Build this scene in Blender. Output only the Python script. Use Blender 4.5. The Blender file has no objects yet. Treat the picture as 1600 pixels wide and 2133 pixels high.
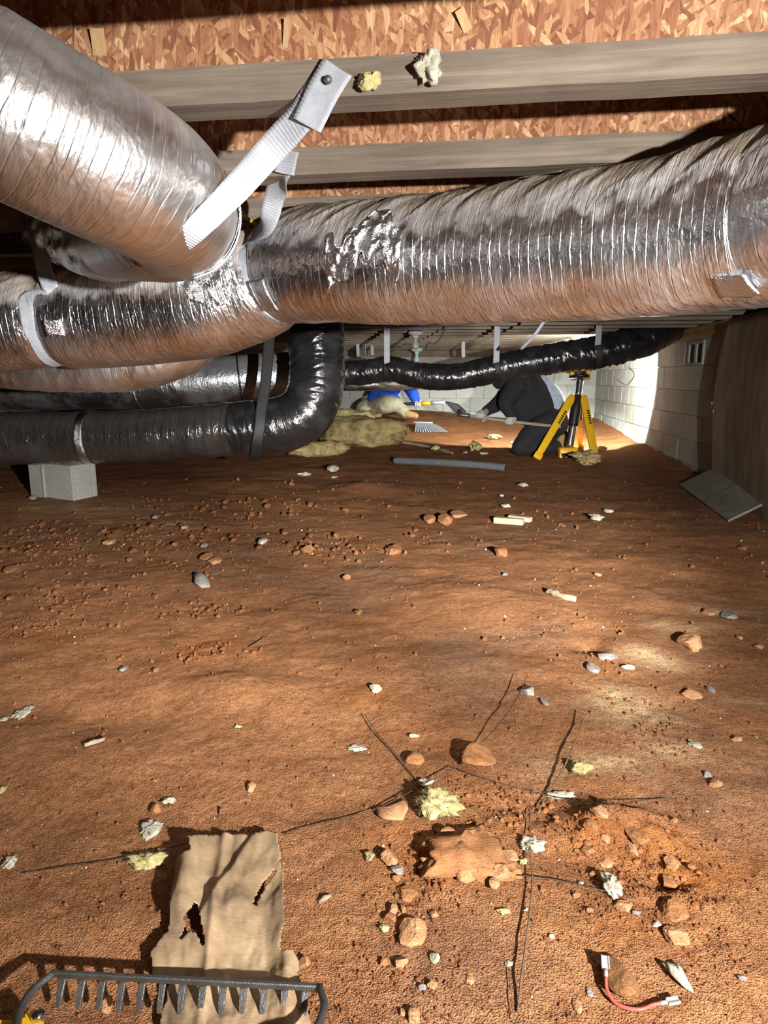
import bpy, bmesh, math, random
import numpy as np
from mathutils import Vector, Matrix

S = bpy.context.scene
COL = S.collection
R = math.radians

# ------------------------------------------------------------------ camera
F = 1417.0                                     # focal length in pixels of a 1600x2133 frame
PSI, PIT = R(7.5), R(11.1)
CAM = np.array([0.0, 0.0, 0.75])
FW = np.array([-math.sin(PSI) * math.cos(PIT), math.cos(PSI) * math.cos(PIT), -math.sin(PIT)])
RT = np.array([math.cos(PSI), math.sin(PSI), 0.0])
UP = np.cross(RT, FW)
cd = bpy.data.cameras.new('camera')
cam = bpy.data.objects.new('camera', cd)
COL.objects.link(cam)
cd.sensor_fit = 'HORIZONTAL'
cd.sensor_width = 36.0
cd.lens = 36.0 * F / 1600.0
cd.clip_start = 0.02
cam.matrix_world = Matrix(((RT[0], UP[0], -FW[0], CAM[0]), (RT[1], UP[1], -FW[1], CAM[1]),
                           (RT[2], UP[2], -FW[2], CAM[2]), (0, 0, 0, 1)))
S.camera = cam

# ------------------------------------------------------------------ exposure, world, lamps
S.view_settings.view_transform = 'Standard'
S.view_settings.look = 'None'
S.view_settings.gamma = 1.0
S.view_settings.use_curve_mapping = False
S.view_settings.exposure = 0.0
S.cycles.use_adaptive_sampling = True
S.cycles.adaptive_threshold = 0.14
S.cycles.adaptive_min_samples = 12
S.cycles.max_bounces = 5
S.cycles.diffuse_bounces = 3
S.cycles.glossy_bounces = 2
w = bpy.data.worlds.new('world')
S.world = w
w.use_nodes = True
w.node_tree.nodes['Background'].inputs[0].default_value = (0.5, 0.6, 0.7, 1)
w.node_tree.nodes['Background'].inputs[1].default_value = 0.03


def spot(name, loc, target, watts, size, blend, radius, col):
    l = bpy.data.lights.new(name, 'SPOT')
    l.energy = watts
    l.spot_size = R(size)
    l.spot_blend = blend
    l.shadow_soft_size = radius
    l.color = col
    o = bpy.data.objects.new(name, l)
    COL.objects.link(o)
    o.location = loc
    d = Vector(target) - Vector(loc)
    o.rotation_euler = d.to_track_quat('-Z', 'Y').to_euler()
    return o


# the photographer's headlamp: a wide flood and a narrower long throw, right of the lens; two added fills
LAMP = (0.72, -0.28, 0.765)
HEAD = (1.0, 0.965, 0.92)
spot('headlamp_flood', LAMP, (0.0, 1.2, 0.95), 180, 155, 1.0, 0.016, HEAD)
spot('headlamp_mid', LAMP, (-0.80, 2.5, 0.0), 190, 78, 1.0, 0.016, HEAD)
spot('headlamp_throw', LAMP, (-0.30, 4.8, 0.25), 1650, 38, 1.0, 0.016, HEAD)
spot('fill_left', LAMP, (-2.3, 4.0, 0.10), 640, 40, 1.0, 0.016, HEAD)  # added fill spot to brighten the dirt at left
spot('fill_side', LAMP, (1.45, 5.2, 0.30), 420, 31, 1.0, 0.016, HEAD)  # added fill spot to brighten the right wall and sheet
# the tripod work light, turned towards the far end
WORK = (0.93, 1.0, 0.93)
spot('work_light_ground_beam', (0.965, 6.82, 0.90), (0.365, 8.72, -1.1), 560, 92, 0.15, 0.03, WORK)
spot('work_light_wall_beam', (0.965, 6.82, 0.92), (1.75, 7.95, 0.74), 320, 84, 0.12, 0.03, WORK)
spot('work_light_ceiling_beam', (0.965, 6.82, 0.94), (0.2, 8.6, 1.75), 65, 100, 0.3, 0.03, WORK)

# ------------------------------------------------------------------ helpers: noise
def _hash(ix, iy, iz, seed):
    n = (ix.astype(np.int64) * 374761393 + iy.astype(np.int64) * 668265263 + iz.astype(np.int64) * 1274126177 + seed * 974634541) & 0xFFFFFFFF
    n = ((n ^ (n >> 13)) * 1274126177) & 0xFFFFFFFF
    n = ((n ^ (n >> 16)) * 2246822519) & 0xFFFFFFFF
    n = n ^ (n >> 15)
    return (n & 0xFFFFFF) / float(0xFFFFFF)


def vnoise(x, y, z=0.0, seed=0):
    x, y, z = np.broadcast_arrays(np.asarray(x, float), np.asarray(y, float), np.asarray(z, float))
    xi, yi, zi = np.floor(x), np.floor(y), np.floor(z)
    fx, fy, fz = x - xi, y - yi, z - zi
    fx, fy, fz = [f * f * f * (f * (f * 6 - 15) + 10) for f in (fx, fy, fz)]
    flat = not np.any(z)
    def c(a, b, d):
        return _hash(xi + a, yi + b, zi + d, seed)
    l0 = (c(0, 0, 0) * (1 - fx) + c(1, 0, 0) * fx) * (1 - fy) + (c(0, 1, 0) * (1 - fx) + c(1, 1, 0) * fx) * fy
    if flat:
        return l0 * 2 - 1
    l1 = (c(0, 0, 1) * (1 - fx) + c(1, 0, 1) * fx) * (1 - fy) + (c(0, 1, 1) * (1 - fx) + c(1, 1, 1) * fx) * fy
    return (l0 * (1 - fz) + l1 * fz) * 2 - 1


def fbm(x, y, z=0.0, octv=3, seed=0):
    t, a = 0.0, 1.0
    for i in range(octv):
        k = 2.03 ** i
        t = t + a * vnoise(np.asarray(x) * k + 13.7 * i, np.asarray(y) * k - 7.1 * i, np.asarray(z) * k, seed + i)
        a *= 0.5
    return t / (2 - 0.5 ** (octv - 1))


def ridged(x, y, octv=2, seed=0):
    return 1 - np.abs(fbm(x, y, 0.0, octv, seed)) * 2


def sstep(a, b, x):
    t = np.clip((np.asarray(x, float) - a) / (b - a), 0, 1)
    return t * t * (3 - 2 * t)


# ------------------------------------------------------------------ helpers: where a picture point lies in the room
def ray(px, py):
    return FW + RT * (px - 800) / F + UP * (1066.5 - py) / F


def at(px, py, d):
    return CAM + ray(px, py) * d


def ony(px, py, Y):
    r = ray(px, py)
    return CAM + r * (Y / r[1])


def onx(px, py, X):
    r = ray(px, py)
    return CAM + r * (X / r[0])


def onz(px, py, z=0.0):
    r = ray(px, py)
    return CAM + r * ((z - CAM[2]) / r[2])


def spots(lst):
    return [(onz(a, b)[0], onz(a, b)[1], *rest) for a, b, *rest in lst]


# crumbly patches (picture point, radius along x, radius along y, strength)
CRUMB = spots([(120, 1130, .75, .50, 1.0), (330, 1110, .6, .35, .9), (520, 1060, .7, .35, .7), (60, 1300, .22, .12, .8), (430, 1270, .12, .10, .9),
               (440, 1360, .12, .07, 1.0), (690, 1140, .35, .25, .8), (880, 1120, .25, .2, .6), (1200, 1310, .14, .1, .6), (1260, 1390, .09, .06, 1.0), (1060, 1690, .16, .08, 1.0),
               (1290, 1730, .15, .09, 1.1), (1390, 1840, .09, .11, 1.1), (860, 1850, .06, .10, 1.0), (930, 1760, .10, .06, .8), (1330, 1500, .10, .16, .8), (1230, 1880, .10, .06, .7), (250, 1880, .04, .02, .8), (1150, 1090, .3, .3, .3),
               (1450, 1960, .10, .07, .5), (840, 2060, .12, .07, .4), (170, 1240, .3, .14, .9)])
# hollows and mounds (picture point, radius x, radius y, height)
BUMPS = spots([(770, 1020, .30, .22, .05), (1230, 1350, .05, .05, -.022), (1310, 1345, .10, .10, .012), (200, 1480, .35, .10, -.02), (520, 1440, .25, .10, .022), (900, 1390, .35, .15, .018),
               (1130, 1700, .12, .05, -.018), (1280, 1720, .10, .05, .026), (1200, 1800, .12, .05, -.012), (1340, 1820, .05, .07, -.02), (1500, 1600, .3, .2, .012), (300, 1930, .20, .06, .010), (700, 1560, .2, .1, -.010),
               (100, 1700, .25, .1, -.012), (980, 1250, .35, .2, .02), (600, 1250, .3, .2, -.015), (1380, 1180, .4, .3, .015), (430, 1010, .6, .35, .03), (640, 985, .4, .3, .03)])


RIDGE = spots([(1280, 1740, .12, .075), (1395, 1870, .07, .09), (1060, 1700, .10, .05)])


def gauss(P, x, y, n=2.0):
    return np.exp(-(((x - P[0]) / P[2]) ** 2 + ((y - P[1]) / P[3]) ** 2) * n)


def crumb_mask(x, y):
    m = 0.0
    for c in CRUMB:
        m = np.maximum(m, c[4] * gauss(c, x, y, 1.2))
    return m


def ground(x, y):
    x, y = np.broadcast_arrays(np.asarray(x, float), np.asarray(y, float))
    z = .05 * sstep(5, 7.5, y) + .11 * sstep(7.5, 10.2, y) + .13 * sstep(7, 10, y) * sstep(.9, -1.2, x)
    z = z + .016 * fbm(x * .9 + 3, y * .9, 0, 2, 5) + .008 * fbm(x * 3.1, y * 4.2 + 5, 0, 2, 9)
    z = z + .0050 * fbm(x * 5.3, y * 6.0, 0, 3, 31)
    z = z + .0034 * fbm(x * 13, y * 15, 0, 2, 12)
    z = z + .0020 * fbm(x * 38, y * 42, 0, 3, 17)
    cm = crumb_mask(x, y) * sstep(-.25, .35, fbm(x * 9, y * 9, 0, 2, 71))
    z = z + cm * (.0060 * fbm(x * 30, y * 30, 0, 2, 23) + .0045 * np.maximum(0, fbm(x * 75, y * 75, 0, 1, 29)))
    rm_ = np.maximum(gauss(RIDGE[0], x, y, 1.4), np.maximum(gauss(RIDGE[1], x, y, 1.4), .8 * gauss(RIDGE[2], x, y, 1.4)))
    z = z + rm_ * (.016 * ridged(x * 15, y * 17, 2, 81) - .004 + .006 * fbm(x * 34, y * 34, 0, 2, 83))
    for b in BUMPS:
        z = z + b[4] * gauss(b, x, y, 1.5)
    return z


def gh(x, y):
    return float(ground(np.array([x]), np.array([y]))[0])


def gnd(px, py):
    z = 0.0
    for _ in range(4):
        P = onz(px, py, z)
        z = gh(P[0], P[1])
    return np.array([P[0], P[1], z])


def pxm(P):
    """picture pixels per metre at a point"""
    return F / float((np.asarray(P) - CAM) @ FW)


# ------------------------------------------------------------------ helpers: meshes and objects
def wloc(o):
    v = Vector((0, 0, 0))
    while o is not None:
        v = v + o.location
        o = o.parent
    return np.array(v)


def mesh_np(name, V, Q, uv=None, smooth=True):
    V = np.ascontiguousarray(V, dtype=np.float32).reshape(-1, 3)
    me = bpy.data.meshes.new(name)
    if isinstance(Q, np.ndarray):
        n, k = Q.shape
        me.vertices.add(len(V))
        me.vertices.foreach_set('co', V.ravel())
        me.loops.add(n * k)
        me.loops.foreach_set('vertex_index', Q.astype(np.int32).ravel())
        me.polygons.add(n)
        me.polygons.foreach_set('loop_start', np.arange(n, dtype=np.int32) * k)
        try:
            me.polygons.foreach_set('loop_total', np.full(n, k, dtype=np.int32))
        except Exception:
            pass
        me.update(calc_edges=True)
    else:
        me.from_pydata([tuple(v) for v in V], [], Q)
        me.update()
    if uv is not None:
        l = me.uv_layers.new(name='UVMap')
        l.data.foreach_set('uv', np.ascontiguousarray(uv, dtype=np.float32).ravel())
    me.polygons.foreach_set('use_smooth', np.full(len(me.polygons), bool(smooth)))
    me.validate()
    return me


def put(name, V, Q, mat, parent=None, uv=None, smooth=True, base=None):
    """one mesh object; V in room coordinates"""
    V = np.asarray(V, float).reshape(-1, 3)
    if parent is not None:
        org = wloc(parent)
    elif base is not None:
        org = np.asarray(base, float)
    else:
        org = np.array([(V[:, 0].min() + V[:, 0].max()) / 2, (V[:, 1].min() + V[:, 1].max()) / 2, V[:, 2].min()])
    me = mesh_np(name, V - org, Q, uv, smooth)
    me.materials.append(mat)
    o = bpy.data.objects.new(name, me)
    COL.objects.link(o)
    if parent is None:
        o.location = org
    else:
        o.parent = parent
    return o


def tag(o, label=None, cat=None, group=None, kind=None):
    if label:
        o['label'] = label
    if cat:
        o['category'] = cat
    if group:
        o['group'] = group
    if kind:
        o['kind'] = kind
    return o


def thing(name, label, cat, loc, group=None):
    o = bpy.data.objects.new(name, None)
    COL.objects.link(o)
    o.location = tuple(loc)
    o.empty_display_size = .05
    return tag(o, label, cat, group)


def struct(o):
    o['kind'] = 'structure'
    return o


def join(parts):
    Vs, Qs, off = [], [], 0
    for V, Q in parts:
        V = np.asarray(V, float).reshape(-1, 3)
        Vs.append(V)
        Qs += [tuple(int(i) + off for i in q) for q in Q]
        off += len(V)
    return np.concatenate(Vs), Qs


BOXF = [(0, 3, 2, 1), (4, 5, 6, 7), (0, 1, 5, 4), (1, 2, 6, 5), (2, 3, 7, 6), (3, 0, 4, 7)]


def box(a, b):
    x0, y0, z0 = a
    x1, y1, z1 = b
    return np.array([(x0, y0, z0), (x1, y0, z0), (x1, y1, z0), (x0, y1, z0), (x0, y0, z1), (x1, y0, z1), (x1, y1, z1), (x0, y1, z1)], float), BOXF


def obox(c, ax, ay, az):
    """box from centre and three half-axis vectors"""
    c, ax, ay, az = [np.asarray(v, float) for v in (c, ax, ay, az)]
    return np.array([c + sx * ax + sy * ay + sz * az for sz in (-1, 1) for sx, sy in ((-1, -1), (1, -1), (1, 1), (-1, 1))]), BOXF


def bevel_mesh(V, Q, wdt, seg=1):
    bm = bmesh.new()
    vs = [bm.verts.new(v) for v in V]
    for q in Q:
        bm.faces.new([vs[i] for i in q])
    bmesh.ops.recalc_face_normals(bm, faces=bm.faces)
    bmesh.ops.bevel(bm, geom=bm.edges[:], offset=wdt, segments=seg, affect='EDGES', profile=.5)
    bm.verts.index_update()
    V2 = np.array([v.co[:] for v in bm.verts])
    Q2 = [tuple(v.index for v in f.verts) for f in bm.faces]
    bm.free()
    return V2, Q2


def unit(v):
    v = np.asarray(v, float)
    return v / (np.linalg.norm(v) + 1e-12)


def catmull(P, rad, ds):
    P = np.asarray(P, float)
    rad = np.full(len(P), rad, float) if np.isscalar(rad) else np.asarray(rad, float)
    A = np.concatenate([[2 * P[0] - P[1]], P, [2 * P[-1] - P[-2]]])
    Ra = np.concatenate([[rad[0]], rad, [rad[-1]]])
    out, ro = [], []
    for i in range(len(P) - 1):
        t = np.linspace(0, 1, 24, endpoint=False)[:, None]
        p0, p1, p2, p3 = A[i], A[i + 1], A[i + 2], A[i + 3]
        out.append(.5 * (2 * p1 + (p2 - p0) * t + (2 * p0 - 5 * p1 + 4 * p2 - p3) * t ** 2 + (-p0 + 3 * p1 - 3 * p2 + p3) * t ** 3))
        tt = t[:, 0] ** 2 * (3 - 2 * t[:, 0])
        ro.append(Ra[i + 1] * (1 - tt) + Ra[i + 2] * tt)
    out.append(P[-1:])
    ro.append(rad[-1:])
    C, ro = np.concatenate(out), np.concatenate(ro)
    s = np.concatenate([[0], np.cumsum(np.linalg.norm(np.diff(C, axis=0), axis=1))])
    n = max(3, int(s[-1] / ds) + 1)
    si = np.linspace(0, s[-1], n)
    C2 = np.stack([np.interp(si, s, C[:, k]) for k in range(3)], 1)
    return C2, np.interp(si, s, ro), si


def frames(C, hint=(0, 0, 1)):
    T = np.gradient(C, axis=0)
    T /= np.linalg.norm(T, axis=1)[:, None] + 1e-12
    N = np.zeros_like(C)
    h = np.asarray(hint, float)
    n = h - T[0] * (h @ T[0])
    if np.linalg.norm(n) < .05:
        n = np.array([0, 1.0, 0]) - T[0] * T[0][1]
    n = unit(n)
    for i in range(len(C)):
        n = unit(n - T[i] * (n @ T[i]))
        N[i] = n
    return T, N, np.cross(T, N)


def tube(P, rad, nseg=24, ds=.01, disp=None, caps=True, hint=(0, 0, 1), ell=None):
    C, r, s = catmull(P, rad, ds)
    T, N, B = frames(C, hint)
    th = np.arange(nseg) * 2 * math.pi / nseg
    rr = np.repeat(r[:, None], nseg, 1)
    if disp is not None:
        rr = rr + disp(s[:, None], th[None, :])
    e = (1.0, 1.0) if ell is None else ell
    V = C[:, None, :] + N[:, None, :] * (np.cos(th)[None, :, None] * rr[..., None] * e[0]) + B[:, None, :] * (np.sin(th)[None, :, None] * rr[..., None] * e[1])
    n = len(C)
    i = np.arange(n - 1)[:, None]
    j = np.arange(nseg)[None, :]
    j2 = (j + 1) % nseg
    Q = np.stack([i * nseg + j, (i + 1) * nseg + j, (i + 1) * nseg + j2, i * nseg + j2], -1).reshape(-1, 4)
    rm = float(r.mean())
    u0, u1 = np.broadcast_to(s[:-1, None], (n - 1, nseg)), np.broadcast_to(s[1:, None], (n - 1, nseg))
    v0 = np.broadcast_to(th[None, :] * rm, (n - 1, nseg))
    v1 = v0 + 2 * math.pi / nseg * rm
    uv = np.stack([np.stack([u0, v0], -1), np.stack([u1, v0], -1), np.stack([u1, v1], -1), np.stack([u0, v1], -1)], 2).reshape(-1, 2)
    V = V.reshape(-1, 3)
    if not caps:
        return V, Q, uv
    Ql = [tuple(q) for q in Q.tolist()]
    Ql.append(tuple(range(nseg)))
    Ql.append(tuple(range(len(V) - 1, len(V) - 1 - nseg, -1)))
    return V, Ql


def ribbon(P, wdt, thick, nrm, ds=.004, rib=.0005, pitch=.006, sag=0.0):
    """woven strap: a flat band along P whose face looks towards nrm (one vector or one for each point)"""
    P = np.asarray(P, float)
    wd = np.full(len(P), wdt, float) if np.isscalar(wdt) else np.asarray(wdt, float)
    nr = np.asarray(nrm, float)
    if nr.ndim == 1:
        nr = np.repeat(nr[None], len(P), 0)
    C, wv, s = catmull(P, wd, ds)
    s0 = np.concatenate([[0], np.cumsum(np.linalg.norm(np.diff(P, axis=0), axis=1))])
    s0 = s0 / s0[-1] * s[-1]
    Nn = np.stack([np.interp(s, s0, nr[:, k]) for k in range(3)], 1)
    T = np.gradient(C, axis=0)
    T /= np.linalg.norm(T, axis=1)[:, None] + 1e-12
    W = np.cross(T, Nn)
    W /= np.linalg.norm(W, axis=1)[:, None] + 1e-12
    Nn = np.cross(W, T)
    m = 7
    u = np.linspace(-.5, .5, m)
    hgt = rib * np.sin(s / pitch * 2 * math.pi)[:, None] + sag * (u[None, :] ** 2 * 4 - .33) + .0015 * fbm(s[:, None] * 14, u[None, :] * 2 + 3, 0, 2, 3)
    top = C[:, None] + W[:, None] * (u[None, :, None] * wv[:, None, None]) + Nn[:, None] * (hgt[..., None] + thick / 2)
    bot = top - Nn[:, None] * thick
    sec = np.concatenate([top, bot[:, ::-1]], 1)
    n, k = sec.shape[:2]
    i = np.arange(n - 1)[:, None]
    j = np.arange(k)[None]
    j2 = (j + 1) % k
    Q = np.stack([i * k + j, (i + 1) * k + j, (i + 1) * k + j2, i * k + j2], -1).reshape(-1, 4).tolist()
    Q.append(list(range(k)))
    Q.append(list(range((n - 1) * k + k - 1, (n - 1) * k - 1, -1)))
    return sec.reshape(-1, 3), [tuple(q) for q in Q]


def ico(sub):
    bm = bmesh.new()
    bmesh.ops.create_icosphere(bm, subdivisions=sub, radius=1.0)
    bm.verts.index_update()
    V = np.array([v.co[:] for v in bm.verts])
    Q = np.array([[v.index for v in f.verts] for f in bm.faces])
    bm.free()
    return V, Q


ICO = {k: ico(k) for k in (1, 2, 3, 4)}


def rock_shape(rng, sub=3, planes=9, rough=.05, freq=5.0):
    planes = planes + 5
    V, Q = ICO[sub]
    V = V.copy()
    for _ in range(planes):
        n = unit(rng.normal(size=3))
        d = rng.uniform(.48, .85)
        k = V @ n
        over = np.maximum(0, k - d)
        V -= over[:, None] * n[None]
    o = rng.uniform(-50, 50, 3)
    k = 1 + rough * fbm(V[:, 0] * freq + o[0], V[:, 1] * freq + o[1], V[:, 2] * freq + o[2], 3, 7) * 2
    V = V * k[:, None]
    V -= (V.max(0) + V.min(0)) / 2
    V /= (V.max(0) - V.min(0)) / 2
    return V, Q


def tuft_shape(rng, sub=4, fib=130, spiky=.5):
    """a torn lump of glass wool: ragged body with loose fibres, unit size"""
    V, Q = ICO[sub]
    o = rng.uniform(-50, 50, 3)
    a = fbm(V[:, 0] * 1.5 + o[0], V[:, 1] * 1.5 + o[1], V[:, 2] * 1.5 + o[2], 2, 3)
    b = fbm(V[:, 0] * 4.5 + o[0], V[:, 1] * 4.5 + o[1], V[:, 2] * 4.5 + o[2], 3, 9)
    c_ = fbm(V[:, 0] * 13 + o[0], V[:, 1] * 13 + o[1], V[:, 2] * 13 + o[2], 2, 12)
    V = V * (1 + .75 * a + spiky * .55 * b + .13 * c_)[:, None]
    V[:, :2] += .25 * np.stack([fbm(V[:, 1] * 2 + o[1], V[:, 2] * 2, V[:, 0], 2, 5), fbm(V[:, 0] * 2 + o[2], V[:, 2] * 2, V[:, 1], 2, 6)], 1)
    V -= (V.max(0) + V.min(0)) / 2
    V /= (V.max(0) - V.min(0)) / 2
    parts = [(V, Q.tolist())]
    fib = int(fib * 2.2)
    idx = rng.integers(0, len(V), fib)
    fv, fq = [], []
    for k, i in enumerate(idx):
        p = V[i] * .93
        d = unit(unit(p) + rng.normal(size=3) * .9)
        side = unit(np.cross(d, rng.normal(size=3))) * rng.uniform(.004, .011)
        L = rng.uniform(.10, .38)
        bend = rng.normal(size=3) * .12
        q0 = len(fv)
        for t in (0, .5, 1.0):
            c = p + d * L * t + bend * t * t
            fv += [c - side * (1.05 - t), c + side * (1.05 - t)]
        fq += [(q0, q0 + 1, q0 + 3, q0 + 2), (q0 + 2, q0 + 3, q0 + 5, q0 + 4)]
    parts.append((np.array(fv), fq))
    return join(parts)


def rotz(V, a):
    c, s = math.cos(a), math.sin(a)
    return np.stack([V[:, 0] * c - V[:, 1] * s, V[:, 0] * s + V[:, 1] * c, V[:, 2]], 1)


def remeshed(parts, voxel, smooth=4):
    """one continuous skin around overlapping closed pieces; returns V, Q"""
    V, Q = join(parts)
    me = mesh_np('tmp', V, Q)
    o = bpy.data.objects.new('tmp', me)
    COL.objects.link(o)
    m = o.modifiers.new('r', 'REMESH')
    m.mode = 'VOXEL'
    m.voxel_size = voxel
    if smooth:
        sm = o.modifiers.new('s', 'SMOOTH')
        sm.factor = .5
        sm.iterations = smooth
    dg = bpy.context.evaluated_depsgraph_get()
    ev = o.evaluated_get(dg).to_mesh()
    V2 = np.array([v.co[:] for v in ev.vertices])
    Q2 = [tuple(p.vertices) for p in ev.polygons]
    o.evaluated_get(dg).to_mesh_clear()
    bpy.data.objects.remove(o)
    bpy.data.meshes.remove(me)
    return V2, Q2


def limb(*pr, nseg=14, ell=None, hint=(0, 0, 1)):
    """tapered limb through (point, radius) pairs with rounded ends"""
    P = [np.asarray(p, float) for p, r in pr]
    rd = [r for p, r in pr]
    parts = [tube(P, rd, nseg, min(rd) * .6, ell=ell, hint=hint)]
    for p, r in ((P[0], rd[0]), (P[-1], rd[-1])):
        V, Q = ICO[2]
        parts.append((V * r * .98 + p, Q.tolist()))
    return join(parts)


def ball(c, r):
    V, Q = ICO[3]
    return V * np.asarray(r, float) + np.asarray(c, float), Q.tolist()


# ------------------------------------------------------------------ helpers: materials
class NT:
    def __init__(self, name):
        self.m = bpy.data.materials.new(name)
        self.m.use_nodes = True
        self.t = self.m.node_tree
        self.b = self.t.nodes['Principled BSDF']
        self.tc = self.t.nodes.new('ShaderNodeTexCoord')

    def n(self, typ, **kw):
        nd = self.t.nodes.new(typ)
        for k, v in kw.items():
            setattr(nd, k, v)
        return nd

    def link(self, a, b):
        self.t.links.new(a, b)

    def val(self, sock, v):
        if hasattr(v, 'is_output') or isinstance(v, bpy.types.NodeSocket):
            self.link(v, sock)
        else:
            sock.default_value = v

    def coord(self, kind='Object', scale=(1, 1, 1), rot=(0, 0, 0)):
        mp = self.n('ShaderNodeMapping')
        self.link(self.tc.outputs[kind], mp.inputs['Vector'])
        mp.inputs['Scale'].default_value = scale
        mp.inputs['Rotation'].default_value = rot
        return mp.outputs[0]

    def noise(self, vec, scale, detail=4, rough=.55, dist=0.0):
        nd = self.n('ShaderNodeTexNoise')
        self.link(vec, nd.inputs['Vector'])
        nd.inputs['Scale'].default_value = scale
        nd.inputs['Detail'].default_value = detail
        nd.inputs['Roughness'].default_value = rough
        nd.inputs['Distortion'].default_value = dist
        return nd.outputs['Fac']

    def voro(self, vec, scale, feature='F1', out='Distance', rnd=1.0):
        nd = self.n('ShaderNodeTexVoronoi', feature=feature)
        self.link(vec, nd.inputs['Vector'])
        nd.inputs['Scale'].default_value = scale
        nd.inputs['Randomness'].default_value = rnd
        return nd.outputs[out]

    def ramp(self, fac, stops):
        nd = self.n('ShaderNodeValToRGB')
        self.link(fac, nd.inputs[0])
        cr = nd.color_ramp
        while len(cr.elements) < len(stops):
            cr.elements.new(.5)
        for e, (p, c) in zip(cr.elements, stops):
            e.position = p
            e.color = (c[0], c[1], c[2], 1) if not np.isscalar(c) else (c, c, c, 1)
        return nd.outputs[0]

    def mix(self, fac, a, b, mode='MIX'):
        nd = self.n('ShaderNodeMix', data_type='RGBA', blend_type=mode)
        self.val(nd.inputs[0], fac)
        for sck, v in ((nd.inputs[6], a), (nd.inputs[7], b)):
            if isinstance(v, (tuple, list)):
                v = (*v[:3], 1)
            self.val(sck, v)
        return nd.outputs[2]

    def math(self, op, a, b=None, c=None):
        nd = self.n('ShaderNodeMath', operation=op)
        for i, v in enumerate((a, b, c)):
            if v is not None:
                self.val(nd.inputs[i], v)
        return nd.outputs[0]

    def bump(self, hgt, strength=.3, dist=.01, normal=None):
        nd = self.n('ShaderNodeBump')
        self.link(hgt, nd.inputs['Height'])
        nd.inputs['Strength'].default_value = strength
        nd.inputs['Distance'].default_value = dist
        if normal is not None:
            self.link(normal, nd.inputs['Normal'])
        return nd.outputs[0]

    def out(self, col=None, rough=None, metal=None, normal=None, **kw):
        if col is not None:
            if isinstance(col, (tuple, list)):
                col = (*col[:3], 1)
            self.val(self.b.inputs['Base Color'], col)
        if rough is not None:
            self.val(self.b.inputs['Roughness'], rough)
        if metal is not None:
            self.val(self.b.inputs['Metallic'], metal)
        if normal is not None:
            self.link(normal, self.b.inputs['Normal'])
        for k, v in kw.items():
            self.val(self.b.inputs[k.replace('_', ' ')], v)
        return self.m


def plain(name, col, rough=.6, metal=0.0, var=.18, scale=12, bump=.15, bdist=.002, **kw):
    t = NT(name)
    v = t.coord()
    nz = t.noise(v, scale, 5)
    lo = tuple(c * (1 - var) for c in col)
    hi = tuple(min(1, c * (1 + var)) for c in col)
    c = t.ramp(nz, [(.3, lo), (.7, hi)])
    fine = t.noise(v, scale * 9, 3)
    return t.out(c, rough, metal, t.bump(fine, bump, bdist), **kw)


MAT = {}


def soil_material():
    t = NT('red_clay_soil')
    v = t.coord()
    a = t.n('ShaderNodeAttribute', attribute_name='soil')
    n1 = t.noise(v, 7, 3, .6)
    n2 = t.noise(v, 70, 3, .7)
    n3 = t.noise(v, 420, 1, .6)
    c = t.mix(1.0, a.outputs['Color'], t.ramp(n1, [(.28, (.74, .70, .68)), (.72, (1.2, 1.22, 1.25))]), 'MULTIPLY')
    c = t.mix(1.0, c, t.ramp(n2, [(.25, (.60, .55, .50)), (.5, (1, 1, 1)), (.8, (1.25, 1.27, 1.3))]), 'MULTIPLY')
    c = t.mix(1.0, c, t.ramp(n3, [(.25, (.55, .52, .50)), (.75, (1.25, 1.25, 1.25))]), 'MULTIPLY')
    h = t.math('ADD', t.math('MULTIPLY', n2, .75), t.math('MULTIPLY', n3, .5))
    return t.out(c, .93, 0, t.bump(h, 1.0, .0075), Specular_IOR_Level=.12)


def clod_material(name, c0, c1, fine=1.0):
    t = NT(name)
    v = t.coord()
    n1 = t.noise(v, 30, 5, .6)
    n3 = t.noise(v, 300, 3, .65)
    c = t.ramp(n1, [(.3, c0), (.7, c1)])
    c = t.mix(1.0, c, t.ramp(n3, [(.3, (.72, .7, .68)), (.72, (1.2, 1.2, 1.2))]), 'MULTIPLY')
    return t.out(c, .95, 0, t.bump(t.math('ADD', n3, n1), .7 * fine, .004), Specular_IOR_Level=.15)


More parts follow.
